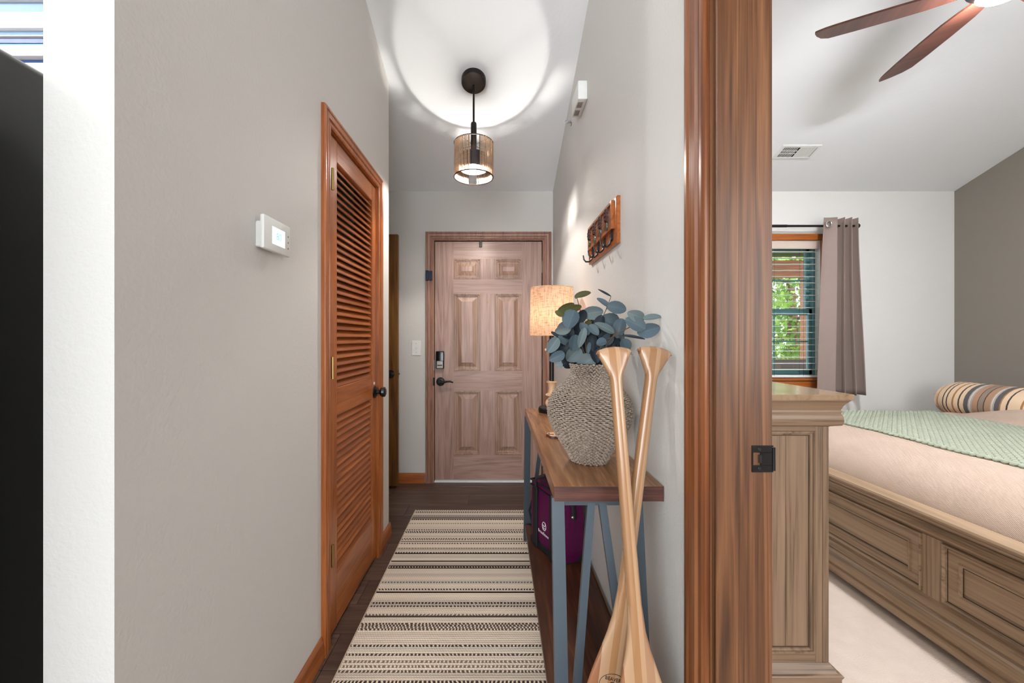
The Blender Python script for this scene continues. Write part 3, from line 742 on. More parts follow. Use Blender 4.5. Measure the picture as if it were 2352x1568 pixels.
G().sphere((LX-.035, LY-.02, 1.155), .008, 10).build('chain_bead', 'pale', pc)

# carved wood slice
t = thing('wood_slice', (.235, 1.65, TZ), 'small pale carved wood slice lying on the console beside the vase', 'coaster')
n = 28; ol = []
for i in range(n):
    a = 2*PI*i/n; rr = .036*(1+.10*math.sin(3*a+1)+.07*math.sin(5*a)); ol.append((.24+rr*1.15*math.cos(a), 1.655+rr*math.sin(a)))
G().prism(ol, 'z', TZ+.0005, TZ+.010).build('bark_edge', 'tabledge', t)
G().prism([(.24+(x-.24)*.93, 1.655+(y-1.655)*.93) for x, y in ol], 'z', TZ+.010, TZ+.0115).build('pale_face', 'pale', t)
G().tube([(.213, 1.665, TZ+.0115), (.207, 1.655, TZ+.0115), (.213, 1.645, TZ+.0115), (.228, 1.645, TZ+.0115)], .002, 6).build('carved_line', 'tabledge', t)

# ------------------------------------------------------------------ woven vase
VX, VY = .304, 1.335
prof = [(0, .058), (.008, .060), (.03, .072), (.06, .091), (.09, .110), (.12, .125), (.15, .134), (.175, .1365), (.20, .132), (.225, .119), (.245, .100), (.262, .080), (.278, .064), (.292, .057), (.305, .056), (.318, .060), (.325, .062)]
def vr(h):
    for (a, ra), (b, rb) in zip(prof, prof[1:]):
        if a <= h <= b: return ra+(rb-ra)*(h-a)/(b-a)
    return prof[-1][1]
t = thing('woven_vase', (VX, VY, TZ), 'bulbous woven seagrass vase on the near end of the console', 'vase')
G().lathe([(r_-.009 if r_ > .01 else r_, TZ+h) for h, r_ in prof], (VX, VY, 0), 48, cap=False).build('core', 'vasecore', t)
g = G(); h = .004; rowi = 0; NW = 40
while h < .326:
    r0 = vr(h); ph = PI*(rowi % 2); path = []; ns = NW*4
    off = random.random()*.3
    for i in range(ns):
        a = 2*PI*i/ns
        rr = r0+.0032*math.sin(NW*a+ph)+random.uniform(-.0004, .0004)
        path.append((VX+rr*math.cos(a), VY+rr*math.sin(a), TZ+h+.0012*math.cos(NW*a/2+off)+random.uniform(-.0005, .0005)))
    g.tube(path, [.0027*(1+.28*math.sin(NW*2*PI*i/ns*1.0+ph+1.2)+random.uniform(-.1, .1)) for i in range(ns)], 5, closed=True)
    # arc length step so that the rows stay evenly spaced on the belly
    sl = (vr(min(h+.003, .325))-r0)/.003; h += .0063/math.sqrt(1+sl*sl); rowi += 1
tag(g.build('woven_rope', 'rope', t), kind='stuff')
g = G().lathe([(.052, TZ+.0005), (.056, TZ+.0005), (.056, TZ+.006), (.002, TZ+.008)], (VX, VY, 0), 32); g.build('base', 'vasecore', t)

# ------------------------------------------------------------------ eucalyptus
def leaf_mesh(name, w, mat, fold=.34, bend=.22):
    # unit-long obovate leaf, stem at origin, along +y, facing +z
    vs = []; fs = []; ny, nx = 9, 5
    for j in range(ny):
        u = .5-.5*math.cos(PI*j/(ny-1)); hw = w*.5*max(.03, .8*math.sqrt(max(0, 1-(2*u**.86-1)**2))+.2*math.sin(PI*u**.8))
        for i in range(nx):
            s_ = (i/(nx-1)-.5)*2
            vs.append((hw*s_, u, fold*abs(s_)*hw - bend*(u-.45)**2))
    for j in range(ny-1):
        for i in range(nx-1): a = j*nx+i; fs.append((a, a+1, a+nx+1, a+nx))
    g = G().add(vs, fs); return g.mesh(name, mat, True, 80)
LM = {}
for k in ('leafblue', 'leafgrey', 'leafolive', 'leafdark'):
    for w in (.9, .65, .38, .15): LM[k, w] = leaf_mesh('leaf', w, k)
def pickw(w): return min((.9, .65, .38, .15), key=lambda q: abs(q-w))
eu = thing('eucalyptus_bunch', (VX, VY, TZ+.31), 'bunch of blue grey eucalyptus branches standing in the woven vase', 'branches')
leaves = [  # centre x, y, length, angle, width ratio, kind, in the crop's pixels (4.356 per photo pixel, origin 1200,640)
 (605,155,150,15,.38,'o'),(440,285,170,25,.30,'o'),(500,300,190,15,.42,'o'),(372,345,90,160,.6,'o'),(485,405,175,250,.9,'b'),(590,375,140,55,.55,'d'),(705,340,185,8,.68,'g'),(810,235,135,145,.35,'b'),
 (945,290,175,-12,.68,'b'),(820,138,130,150,.12,'d'),(1135,370,165,160,.55,'g'),(1300,385,170,8,.5,'g'),(1130,450,190,150,.62,'b'),(1265,515,200,15,.62,'b'),(870,430,180,160,.8,'b'),(970,495,180,255,.75,'b'),
 (825,490,200,155,.5,'g'),(405,505,150,200,.75,'g'),(715,510,120,-50,.7,'b'),(655,445,80,30,.6,'o'),(595,590,185,255,.35,'g'),(520,640,145,260,.8,'b'),(510,755,165,230,.88,'g'),(305,665,160,235,.75,'g'),
 (635,840,175,220,.85,'g'),(345,780,150,205,.7,'b'),(855,600,120,20,.85,'b'),(1030,665,120,-70,.8,'b'),(1115,580,200,-10,.16,'d'),(665,690,100,260,.5,'b'),(440,850,140,185,.35,'d'),(790,635,90,200,.8,'b'),
 (400,610,100,200,.8,'d'),(1070,745,75,-25,.2,'g'),(370,862,60,180,.8,'g'),(560,480,150,100,.5,'d'),(640,570,160,60,.5,'d'),(760,560,150,120,.6,'d'),(700,640,150,270,.6,'d'),(580,700,150,240,.6,'d'),(450,700,140,250,.5,'d'),
 (900,560,160,30,.5,'d'),(930,640,150,-40,.6,'d'),(820,690,160,-90,.6,'d'),(730,760,150,-80,.7,'d'),(560,830,140,200,.6,'d'),(490,590,150,160,.6,'d'),(390,700,130,230,.6,'d'),(470,530,120,110,.6,'d'),(680,400,120,80,.5,'d'),
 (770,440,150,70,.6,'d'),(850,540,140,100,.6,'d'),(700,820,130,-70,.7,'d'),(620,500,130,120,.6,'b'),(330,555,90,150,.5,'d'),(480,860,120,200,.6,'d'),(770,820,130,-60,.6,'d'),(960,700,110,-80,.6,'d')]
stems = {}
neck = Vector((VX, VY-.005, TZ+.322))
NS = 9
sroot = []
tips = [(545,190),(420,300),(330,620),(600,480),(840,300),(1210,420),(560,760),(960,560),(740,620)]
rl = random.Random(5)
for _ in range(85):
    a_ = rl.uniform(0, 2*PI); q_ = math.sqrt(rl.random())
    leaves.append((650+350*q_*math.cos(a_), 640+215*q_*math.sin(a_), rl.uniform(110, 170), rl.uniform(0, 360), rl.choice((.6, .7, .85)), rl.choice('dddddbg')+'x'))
def lp(cx_, cy_, Y): return px(1200+cx_/4.356, 640+cy_/4.356, Y)
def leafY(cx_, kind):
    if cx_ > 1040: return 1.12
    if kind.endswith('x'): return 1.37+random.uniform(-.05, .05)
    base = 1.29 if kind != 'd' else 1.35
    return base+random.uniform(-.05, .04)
stemobjs = []
for (tx, ty) in tips:
    Y_ = 1.135 if tx > 1100 else 1.32+random.uniform(-.03, .04)
    e = lp(tx, ty, Y_); m1 = neck.lerp(e, .5)+Vector((0, 0, .03)); b0 = neck+Vector((random.uniform(-.03, .03), random.uniform(-.03, .03), -.14))
    stemobjs.append((G().tube([b0, neck+Vector(((e.x-neck.x)*.12, 0, .0)), m1, e], [.0028, .0026, .002, .0012], 6).build('stem', 'stem', eu), e, (tx, ty)))
kinds = {'b': 'leafblue', 'g': 'leafgrey', 'o': 'leafolive', 'd': 'leafdark'}
euinv = wm(eu).inverted()
for (cx_, cy_, L, ang, w, kd) in leaves:
    Y_ = leafY(cx_, kd); c = lp(cx_, cy_, Y_); Lm = L/4.356*Y_/FP*1.14
    a = math.radians(ang); d = Vector((math.cos(a), random.uniform(-.25, .25), math.sin(a))).normalized()
    nrm = Vector((random.uniform(-.5, .4), -1, random.uniform(-.25, .6))); nrm = (nrm-d*nrm.dot(d)).normalized()
    sx = d.cross(nrm); base = c-d*Lm*.5
    mat = Matrix(((sx.x, d.x, nrm.x, base.x), (sx.y, d.y, nrm.y, base.y), (sx.z, d.z, nrm.z, base.z), (0, 0, 0, 1))) @ Matrix.Scale(Lm, 4)
    so = min(stemobjs, key=lambda s: (s[2][0]-cx_)**2+(s[2][1]-cy_)**2)
    lf = inst(LM[kinds[kd[0]], pickw(w)], 'leaf', so[0], euinv @ mat)
    # petiole
    so_p = so[1]
    if len(kd) == 1 and cx_ in (605, 820, 810, 945, 1300, 1265, 1115, 1135): G().tube([base, base.lerp(so_p, .5)+Vector((0, .004, -.004)), so_p], .0012, 5).build('petiole', 'stem', so[0])

# ------------------------------------------------------------------ paddles
def paddle(name, top, slope, label, flip):
    # axis from the floor to the grip: slope = (dx, dy) per metre going down
    top = Vector(top); bot = Vector((top.x+slope[0]*top.z, top.y+slope[1]*top.z, .004))
    ax = (top-bot).normalized(); Lp = (top-bot).length
    ys = Vector((0, 1, 0)); ys = (ys-ax*ys.dot(ax)).normalized(); xs = ys.cross(ax)
    mat = Matrix(((xs.x, ys.x, ax.x, bot.x), (xs.y, ys.y, ax.y, bot.y), (xs.z, ys.z, ax.z, bot.z), (0, 0, 0, 1)))
    o = thing(name, bot, label, 'paddle', 'canoe paddles leaning at the console', mat=mat)
    bl = [(0, .030, .004), (.006, .05, .004), (.02, .066, .0042), (.05, .078, .0045), (.12, .088, .005), (.20, .086, .0055), (.28, .078, .006), (.35, .067, .007), (.41, .054, .008), (.46, .040, .009), (.50, .029, .0105), (.54, .021, .012), (.60, .0165, .0135)]
    sf = [(.60, .0165, .0135), (.75, .0155, .014), (.95, .0148, .0145), (Lp-.10, .0142, .0145), (Lp-.085, .0146, .0145)]
    gp = [(Lp-.085, .0146, .0145), (Lp-.075, .0152, .0145), (Lp-.066, .0178, .0145), (Lp-.05, .0255, .0142), (Lp-.03, .0348, .0138), (Lp-.015, .0430, .0134), (Lp-.008, .0446, .0122), (Lp-.003, .0432, .008), (Lp, .040, .004)]
    def ring(s_, hw, ht, N=28):
        e = .8-.3*min(1, max(0, (s_-(Lp-.085))/.03))
        arch = -.010 if s_ > Lp-.013 else 0
        out = []
        for i in range(N):
            a = 2*PI*i/N; cc, ss = math.cos(a), math.sin(a)
            x = hw*math.copysign(abs(cc)**e, cc); y = ht*math.copysign(abs(ss)**e, ss)
            out.append((x, y, s_+arch*(x/.045)**2))
        return out
    for nm, pr in (('blade', bl), ('shaft', sf), ('grip', gp)):
        P = G().loft([ring(*p) for p in pr]).build(nm, 'paddle', o, local=True, ang=50)
        if nm == 'blade': blade = P
    return o, blade
p1, bl1 = paddle('canoe_paddle', (.4045, 1.03, 1.198), (-.1545, -.0732), 'wooden canoe paddle with printed logo leaning on the wall, grip at right', 1)
p2, bl2 = paddle('canoe_paddle', (.2880, 1.0, 1.198), (.049, -.1146), 'wooden canoe paddle crossing in front of the other, grip before the vase', 1)
# printed logo on the rear paddle's blade
lg = G(); n = 40; s0_ = .383; lw, lh = .033, .025
def on(x, z, e=.0005):
    hw = .063; ht = .0075; yy = -ht*math.sqrt(max(.05, 1-min(1, abs(x)/hw)**2.5))-e; return (x, yy, z)
ringp = [on(lw*math.cos(2*PI*i/n)-.002, s0_+lh*math.sin(2*PI*i/n)) for i in range(n)]
lg.tube(ringp, .0007, 4, closed=True)
lg.build('printed_oval', 'ink', bl1, local=True)
vs, fs = text_geo('BEAVER', .0115)
G().add([on(v.x-.003, s0_+.0125+v.y-.10*v.x+0, .0008+v.z) for v in vs], fs).build('printed_word', 'ink', bl1, local=True, smooth=False)
G().prism([(.011*math.cos(a*PI/10)-.003, s0_-.006+.012*math.sin(a*PI/10)) for a in range(20)], 'y', -.0086, -.0076).build('printed_emblem', 'ink', bl1, local=True)

# ------------------------------------------------------------------ maroon bag on the lower shelf
bm_ = Matrix.Translation((.241, 2.033, .126)) @ Matrix.Rotation(math.radians(-64.8), 4, 'Z')
t = thing('cooler_bag', (0, 0, 0), 'maroon insulated carry bag with black straps on the lower shelf', 'bag', mat=bm_)
g = G(); rings = []
for zz, sx_, d_ in ((0, .128, .0), (.012, .138, .0), (.08, .142, .006), (.18, .142, .008), (.27, .138, .004), (.31, .132, .0)):
    rings.append([(-sx_, .0-d_*.3, zz), (-sx_*.6, -.004-d_, zz), (0, -.006-d_*1.4, zz), (sx_*.6, -.004-d_, zz), (sx_, -d_*.3, zz), (sx_+.006, .03, zz), (sx_+.008, .065, zz), (sx_+.004, .10, zz), (sx_, .13, zz), (0, .132, zz), (-sx_, .13, zz), (-sx_-.004, .065, zz)])
g.loft(rings); g.build('body', 'maroon', t, local=True, ang=60)
lid = G().box((-.137, -.006, .306), (.137, .134, .332), .008, seg=2).build('lid', 'maroon', t, local=True)
g = G()
for zz in (.306, .333):
    g.tube([(-.139, -.007, zz), (.139, -.007, zz), (.139, .135, zz), (-.139, .135, zz)], .005, 6, closed=True)
g.build('piping', 'webbing', lid, local=True)
for xx in (-.075, .085):
    G().box((xx-.02, -.022, .004), (xx+.02, -.010, .315), .003).build('webbing_strap', 'webbing', t, local=True)
G().box((-.14, -.012, -.002), (.142, .135, .035), .005).build('base_panel', 'webbing', t, local=True)
hp_ = [(-.075, -.016, .315), (-.07, -.014, .36), (-.03, .03, .385), (.03, .03, .385), (.075, -.014, .36), (.085, -.016, .315)]
G().tube(hp_, .008, 8).build('handle', 'webbing', t, local=True)
G().tube([(-.142, .05, .32), (-.16, .03, .25), (-.168, .0, .15), (-.165, .02, .07), (-.145, .06, .04)], .007, 6).build('shoulder_strap', 'webbing', t, local=True)
G().tube([(.142, .06, .30), (.154, .06, .27), (.156, .06, .22)], .010, 6).build('side_strap', 'webbing', t, local=True)
G().sphere((.160, .05, .235), .008, 10).build('snap_ring', 'chrome', t, local=True)
RX = Matrix.Rotation(PI/2, 4, 'X')
vs, fs = text_geo('BroadStone', .021)
G().add([Matrix.Translation((.01, -.021, .105)) @ RX @ Matrix.Rotation(0, 4, 'Z') @ v for v in vs], fs).build('printed_word', 'whiteink', t, local=True, smooth=False)
g = G(); n = 6
pent = [(.018+.018*math.cos(a), -.021, .145+.021*math.sin(a)) for a in [2*PI*i/8+PI/8 for i in range(8)]]
g.tube(pent, .0018, 5, closed=True); g.tube([(.008, -.021, .15), (.018, -.021, .142), (.028, -.021, .152)], .002, 5); g.tube([(.010, -.021, .135), (.026, -.021, .135)], .002, 5)
g.build('printed_crest', 'whiteink', t, local=True)

# ------------------------------------------------------------------ refrigerator and plank art at far left
t = thing('refrigerator', (-1.35, .45, 0), 'black refrigerator at the far left edge', 'refrigerator')
G().box((-1.78, .13, .03), (-.90, .85, 1.75), .018, seg=3).build('cabinet', 'fridge', t)
for a, b in ((-1.78, -1.345), (-1.335, -.90)):
    dd = G().box((a, .06, .62), (b, .128, 1.745), .012, seg=2).build('door', 'fridge', t)
    hx = b-.05 if a < -1.5 else a+.05
    G().tube([(hx, .06, .75), (hx, .02, .78), (hx, .02, 1.5), (hx, .06, 1.53)], .01, 8).build('handle', 'black', dd)
fz = G().box((-1.78, .06, .06), (-.90, .128, .61), .012, seg=2).build('drawer', 'fridge', t)
G().tube([(-1.7, .06, .53), (-1.68, .02, .53), (-1.0, .02, .53), (-.98, .06, .53)], .01, 8).build('handle', 'black', fz)
for a in (-1.7, -1.0):
    for b in (.2, .78): G().lathe([(.02, 0), (.02, .035)], (a, b, 0), 10).build('foot', 'black', t)
t = thing('plank_wall_art', (-1.9, 1.3, 2.2), 'whitewashed and blue plank wall art above the refrigerator', 'wall art')
bands = [(-60, 8, 'pk', .03), (10, 37, 'slate', .016), (38, 74, 'pk', .03), (75, 83, 'slate', .016), (84, 87, 'pk', .02), (88, 101, 'navy', .012), (103, 114, 'sky', .016), (114, 137, 'pk', .03), (138, 152, 'navy', .012), (153, 185, 'pk', .03), (186, 210, 'slate', .016)]
for a, b, m_, d_ in bands:
    za_, zb_ = px(0, b, 1.29).z, px(0, a, 1.29).z
    G().box((-2.5, 1.3-d_, za_), (-1.34, 1.298, zb_), .002).build('board', m_, t)
G().box((-2.5, 1.294, px(0, 210, 1.29).z), (-1.34, 1.2995, px(0, -60, 1.29).z)).build('backing', 'navy', t)

# ------------------------------------------------------------------ bedroom: dresser
def around(g, x0, x1, y0, y1, prof, mi=0):
    g.loft([[(x0-o, y0-o, z), (x1+o, y0-o, z), (x1+o, y1+o, z), (x0-o, y1+o, z)] for o, z in prof], True, True, mi)
KD = .00145; DY = KD*FP
bx0, bx1, by0, by1 = .68, (1904-1145)*KD, DY, 2.30
def DZ(p): return EYE+(776-p)*KD
t = thing('dresser', (.9, 1.8, 0), 'weathered oak dresser just inside the bedroom doorway', 'dresser')
g = G()
zb_, zt_ = DZ(1521), DZ(978)
g.box((bx0, by0+.012, zb_), (bx1, by1, zt_)); g.build('carcass', 'dres_z', t)
# end panel facing the doorway
ff = lambda u, v, d: (u, by0+d, v)
pxl, pxr = .715, (1873-1145)*KD
G().box((bx0, by0, zb_), (pxl, by0+.02, zt_), .001).build('stile', 'dres_z', t)
G().box((pxr, by0, zb_), ((1889.5-1145)*KD, by0+.02, zt_), .001).build('stile', 'dres_z', t)
G().box(((1890.3-1145)*KD, by0-.001, zb_), (bx1, by0+.03, zt_), .002).build('corner_post', 'dres_z', t)
G().box((pxl, by0, DZ(990)), (pxr, by0+.02, zt_), .001).build('rail', 'dres_x', t)
G().box((pxl, by0, zb_), (pxr, by0+.02, DZ(1500)), .001).build('rail', 'dres_x', t)
pn = G().rects(ff, pxl, pxr, DZ(1500), DZ(990), [(0, 0), (.002, -.002), (.006, -.002), (.008, .003), (.013, .005), (.015, .011), (.016, .011)], cap=False).build('panel_moulding', 'dres_z', t, ang=20)
nb = 4
for k in range(nb):
    a = pxl+.014+(pxr-pxl-.028)*k/nb; b = pxl+.014+(pxr-pxl-.028)*(k+1)/nb
    G().box((a+.0005, by0+.0095, DZ(1500)+.014), (b-.0005, by0+.013, DZ(990)-.014), .0006).build('panel_board', 'dres_z', t)
G().rects(ff, pxl+.0145, pxr-.0145, DZ(1500)+.0145, DZ(990)-.0145, [(0, .0092), (.003, .0092)], cap=False).build('glaze_line', 'glaze', t)
def dpt(p, y):
    o = (by0*(p-1145)-FP*bx1)/(FP+(p-1145)); return (o, EYE+(776-y)*(by0-o)/FP)
g = G(); around(g, bx0, bx1, by0, by1, [dpt(*q) for q in ((1903.5, 979), (1935, 977), (1937, 974), (1939, 970), (1939, 963), (1938, 957), (1934, 952), (1932, 949), (1934, 946), (1933, 943), (1931.5, 941), (1934, 938), (1938, 932), (1944, 927), (1951, 922.5), (1955, 921), (1955, 919))])
g.build('cornice', 'dres_x', t, ang=25)
g = G(); around(g, bx0, bx1, by0, by1, [dpt(*q) for q in ((1961.5, 919.2), (1963, 917.5), (1963, 907.5), (1961.5, 905.8))])
g.build('top', 'dres_top', t, ang=20)
pl = [dpt(*q) for q in ((1903.7, 1521), (1906, 1524), (1916, 1536), (1925, 1548), (1937, 1552.5), (1940, 1556), (1936, 1559.5), (1934, 1562))]
g = G(); around(g, bx0, bx1, by0, by1, pl+[(pl[-1][0], pl[-1][1]-.05), (pl[-1][0]+.004, 0)])
g.build('plinth', 'dres_x', t, ang=25)
for r_ in range(4):
    za_ = zb_+.02+r_*.195
    for yy0 in (by0+.03, by0+.51):
        dw = G().box((bx1, yy0, za_), (bx1+.012, yy0+.45, za_+.18), .004).build('drawer', 'dres_y', t)
        for q in (.12, .33): G().lathe([(.006, 0), (.006, .012), (.015, .018), (.012, .026), (.002, .028)], mat=Matrix.Translation((bx1+.012, yy0+q, za_+.09)) @ rx, seg=12).build('knob', 'bronze', dw)

# ------------------------------------------------------------------ bed
BX, BY0, BY1 = 1.753, .86, 3.09
t = thing('bed_frame', (2.8, 2.0, 0), 'weathered oak platform bed with panelled footboard', 'bed')
G().box((BX+.020, BY0, .10), (BX+.055, BY1, .47)).build('footboard', 'bed_y', t)
capp = [(BX-.020, .500), (BX-.016, .508), (BX+.060, .512), (BX+.064, .500), (BX+.064, .462), (BX+.010, .462), (BX+.006, .468), (BX+.004, .478), (BX-.004, .486), (BX-.016, .490)]
G().loft([[(a, y, b) for a, b in capp] for y in (BY0-.01, BY1+.01)]).build('top_rail', 'bed_y', t, ang=25)
capm = [(BX+.025, .462), (BX+.004, .462), (BX+.002, .452), (BX+.006, .448), (BX+.006, .436), (BX+.001, .432), (BX+.001, .424), (BX+.008, .418), (BX+.012, .410), (BX+.025, .410)]
G().loft([[(a, y, b) for a, b in capm] for y in (BY0, BY1)]).build('upper_moulding', 'bed_y', t, ang=25)
basp = [(BX+.025, .168), (BX+.010, .168), (BX+.006, .160), (BX-.002, .156), (BX-.006, .149), (BX-.016, .143), (BX-.020, .136), (BX-.016, .129), (BX-.020, .126), (BX-.034, .118), (BX-.046, .104), (BX-.050, .090), (BX-.046, .076), (BX-.036, .068), (BX-.034, .062), (BX-.042, .058), (BX-.048, .050), (BX-.048, .028), (BX-.036, .020), (BX+.025, .020)]
G().loft([[(a, y, b) for a, b in basp] for y in (BY0-.01, BY1+.01)]).build('base_rail', 'bed_y', t, ang=25)
panels = [(.934, 1.58), (1.654, 2.30), (2.374, 3.02)]
edges = [BY0]+[e for p in panels for e in p]+[BY1]
for a, b in zip(edges[0::2], edges[1::2]): G().box((BX+.006, a, .165), (BX+.03, b, .412), .001).build('stile', 'bed_z', t)
fbd = lambda u, v, d: (BX+.010+d, u, v)
for a, b in panels:
    dw = G().rects(fbd, a, b, .170, .408, [(0, .008), (.001, -.010), (.006, -.012), (.012, -.006), (.014, .002), (.020, .004), (.052, .004), (.054, -.003), (.058, -.004), (.062, .003), (.064, .008)]).build('drawer', 'bed_y', t, ang=20)
    for ins, dd_ in ((.0125, .0030), (.0625, .0072)):
        G().rects(fbd, a, b, .170, .408, [(ins+.0008, dd_-.0018), (ins+.0040, dd_-.0018+.0005)], cap=False).build('glaze_line', 'glaze', dw)
G().box((BX+.055, BY0+.01, .06), (3.78, BY1-.01, .40)).build('platform', 'bed_y', t)
G().box((3.76, BY0, 0), (3.835, BY1, .72), .004).build('headboard', 'bed_y', t)
for a in (BX+.05, 3.7):
    for b in (BY0+.04, BY1-.10): G().box((a, b, 0), (a+.05, b+.06, .08)).build('leg', 'bed_z', t)
# mattress with bedspread
MX0, MX1, MY0, MY1, MZ = 1.812, 3.755, .88, 3.065, .665
N1, N2 = 60, 60; g = G(); vs = []; fs = []
def mtop(x, y):
    e = min(1, max(0, (x-MX0)/.34)); ex = math.sqrt(max(0, 1-(1-e)**2.2))
    f1 = min(1, max(0, (MY1-y)/.10)); f2 = min(1, max(0, (y-MY0)/.10)); ey = math.sqrt(max(0, 1-(1-min(f1, f2))**2))
    wr = .004*math.sin(9*y+5*x+2*math.sin(4*x))+.003*math.sin(23*y-7*x+1.3*math.sin(11*y))
    sy = min(1, max(0, (2.98-y)/.50)); sy = sy*sy*(3-2*sy); sx = min(1, max(0, (x-3.215)/.11)); sx = sx*sx*(3-2*sx)
    return .40+(MZ-.40)*(.30+.70*ex)*(.5+.5*ey)+wr*(1-ex*.6)+.105*sx*sy*ey
for i in range(N1+1):
    for j in range(N2+1):
        u = (i/N1)**1.6; x = MX0+(MX1-MX0)*u; y = MY0+(MY1-MY0)*(.5-.5*math.cos(PI*j/N2)); vs.append((x, y, mtop(x, y)))
for i in range(N1):
    for j in range(N2): a = i*(N2+1)+j; fs.append((a, a+1, a+N2+2, a+N2+1))
rim = [i*(N2+1) for i in range(N1+1)]+[N1*(N2+1)+j for j in range(1, N2+1)]+[i*(N2+1)+N2 for i in range(N1-1, -1, -1)]+[j for j in range(N2-1, 0, -1)]
o0 = len(vs)
for r_ in rim: vs.append((vs[r_][0], vs[r_][1], .402))
nr = len(rim)
for k in range(nr): fs.append((rim[k], rim[(k+1) % nr], o0+(k+1) % nr, o0+k))
fs.append(tuple(range(o0, o0+nr)))
g.add(vs, fs); mo = g.build('mattress', 'spread', ang=60); tag(mo, 'mattress under a cream waffle bedspread on the wooden bed', 'mattress')
# sage throw with puffed weave
TX_0, TX_1, TYa, TYb = 2.235, 3.215, .90, 3.055
cell = .030; nx, ny = int((TX_1-TX_0)/cell), int((TYb-TYa)/cell); q = 2
vs = []; fs = []; NX, NY = nx*q+1, ny*q+1
for i in range(NX):
    for j in range(NY):
        x = TX_0+cell*i/q; y = TYa+cell*j/q
        vs.append((x, y, mtop(x, y)+.004))
for i in range(NX-1):
    for j in range(NY-1): a = i*NY+j; fs.append((a, a+1, a+NY+1, a+NY))
g = G().add(vs, fs); to = g.build('throw_blanket', 'throwshade', ang=75); tag(to, 'sage green woven throw folded across the bed', 'blanket')
g = G()
for i in range(nx):
    for j in range(ny):
        x = TX_0+cell*(i+.5); y = TYa+cell*(j+.5); up = (i+j) % 2
        g.sphere((x, y, mtop(x, y)+.008), 1, 8, sc=(.0142 if up else .0108, .0108 if up else .0142, .0085 if up else .0065))
tag(g.build('woven_puffs', 'throw', to), kind='stuff')
g = G()
for xx in (TX_0-.004, TX_0+cell*nx+.004):
    for j in range(ny):
        y = TYa+cell*(j+.5); g.sphere((xx, y, mtop(xx, y)+.009), 1, 8, sc=(.012, .0138, .011))
tag(g.build('edge_puffs', 'throw', to), kind='stuff')
# bolster
RB = .150; bxx, bzz = 3.52, MZ+.074
g = G(); rings = []; ya, yb_ = 1.05, 3.085
for i in range(41):
    u = i/40; y = ya+(yb_-ya)*u; e = min(u, 1-u)*(yb_-ya); rr = RB*min(1, .80+.20*math.sqrt(min(1, e/.06)))
    rings.append([(bxx+rr*1.15*math.cos(2*PI*k/28), y, bzz+rr*math.sin(2*PI*k/28)*(1 if math.sin(2*PI*k/28) > 0 else .80)) for k in range(28)])
g.loft(rings); bo = g.build('bolster_pillow', 'stripe', ang=50); tag(bo, 'long striped bolster pillow at the head of the bed', 'pillow')
for y in (ya, yb_): G().tube([(bxx+RB*.93*math.cos(2*PI*k/28), y, bzz+RB*.82*math.sin(2*PI*k/28)*(1 if math.sin(2*PI*k/28) > 0 else .85)) for k in range(28)], .004, 6, closed=True).build('piping', 'pale', bo)

# ------------------------------------------------------------------ ceiling fan
HX, HY, HZ = 2.04, 1.60, 2.655
t = thing('ceiling_fan', (HX, HY, zc(HY)), 'ceiling fan with reddish wood blades and lit glass bowl', 'fan')
G().lathe([(.07, zc(HY)+.02), (.07, zc(HY)-.04), (.03, zc(HY)-.07), (.002, zc(HY)-.07)], (HX, HY, 0)).build('canopy', 'bronze', t)
G().tube([(HX, HY, zc(HY)-.05), (HX, HY, HZ+.08)], .013, 10).build('downrod', 'bronze', t)
G().lathe([(.03, HZ+.11), (.09, HZ+.09), (.11, HZ+.05), (.11, HZ+.0), (.08, HZ-.03), (.002, HZ-.03)], (HX, HY, 0)).build('motor', 'bronze', t)
G().lathe([(.080, HZ-.03), (.082, HZ-.036), (.066, HZ-.050), (.036, HZ-.058), (.002, HZ-.060)], (HX, HY, 0)).build('glass_bowl', 'fanglass', t)
g = G(); stn = [(.10, .040), (.16, .055), (.22, .066), (.34, .070), (.48, .069), (.58, .064)]
L0 = 2.0
poly_t = []
for s_, w_ in stn: poly_t.append((s_, w_, -w_))
poly_t += [(.615, .060, -.040), (.640, .052, .002), (.652, .046, .036)]
poly_t = [(a*.945, b, c) for a, b, c in poly_t]
g.loft([[(s_, a, .004), (s_, b, .004), (s_, b, -.004), (s_, a, -.004)] for s_, a, b in poly_t])
blm = g.mesh('blade', 'walnut', True, 40)
arm = G().bar((.08, 0, .012), (.24, 0, .008), .03, .006, (0, 1, 0)).mesh('blade_arm', 'bronze')
for k in range(5):
    a = math.radians(79.0-72*2+72*k)
    mm = Matrix.Translation((0, 0, HZ-zc(HY))) @ Matrix.Rotation(a, 4, 'Z') @ Matrix.Rotation(math.radians(-12), 4, 'X')
    b_ = inst(blm, 'blade', t, mm)
    # blade grain runs along the blade: object space x, so give the material a lengthwise look through the shared wood
    inst(arm, 'blade_arm', b_, Matrix.Identity(4))

# ceiling vent
vy, vxc = 2.955, 2.21; ang = math.atan(SL)
vm = Matrix.Translation((vxc, vy, zc(vy))) @ Matrix.Rotation(-ang, 4, 'X')
t = thing('ceiling_vent', (0, 0, 0), 'white ceiling air vent near the bedroom window', 'vent', mat=vm)
vf = lambda u, v, d: (u, v, -d)
G().rects(vf, -.142, .142, -.066, .066, [(0, 0), (.002, .005), (.018, .007), (.019, .002)], cap=False).build('frame', 'whitemetal', t, local=True)
G().box((-.123, -.047, -.001), (.123, .047, -.0005)).build('backing', 'black', t, local=True)
slm = G().box((-.0016, -.047, -.0055), (.0016, .047, -.001)).mesh('slat', 'whitemetal', False)
slw = G().box((-.0042, -.047, -.0055), (.0042, .047, -.001)).mesh('slat', 'whitemetal', False)
for k in range(9): inst(slm, 'slat', t, Matrix.Translation((-.117+k*.0125, 0, 0)))
for k in range(11): inst(slw, 'slat', t, Matrix.Translation((.006+k*.0107, 0, 0)))
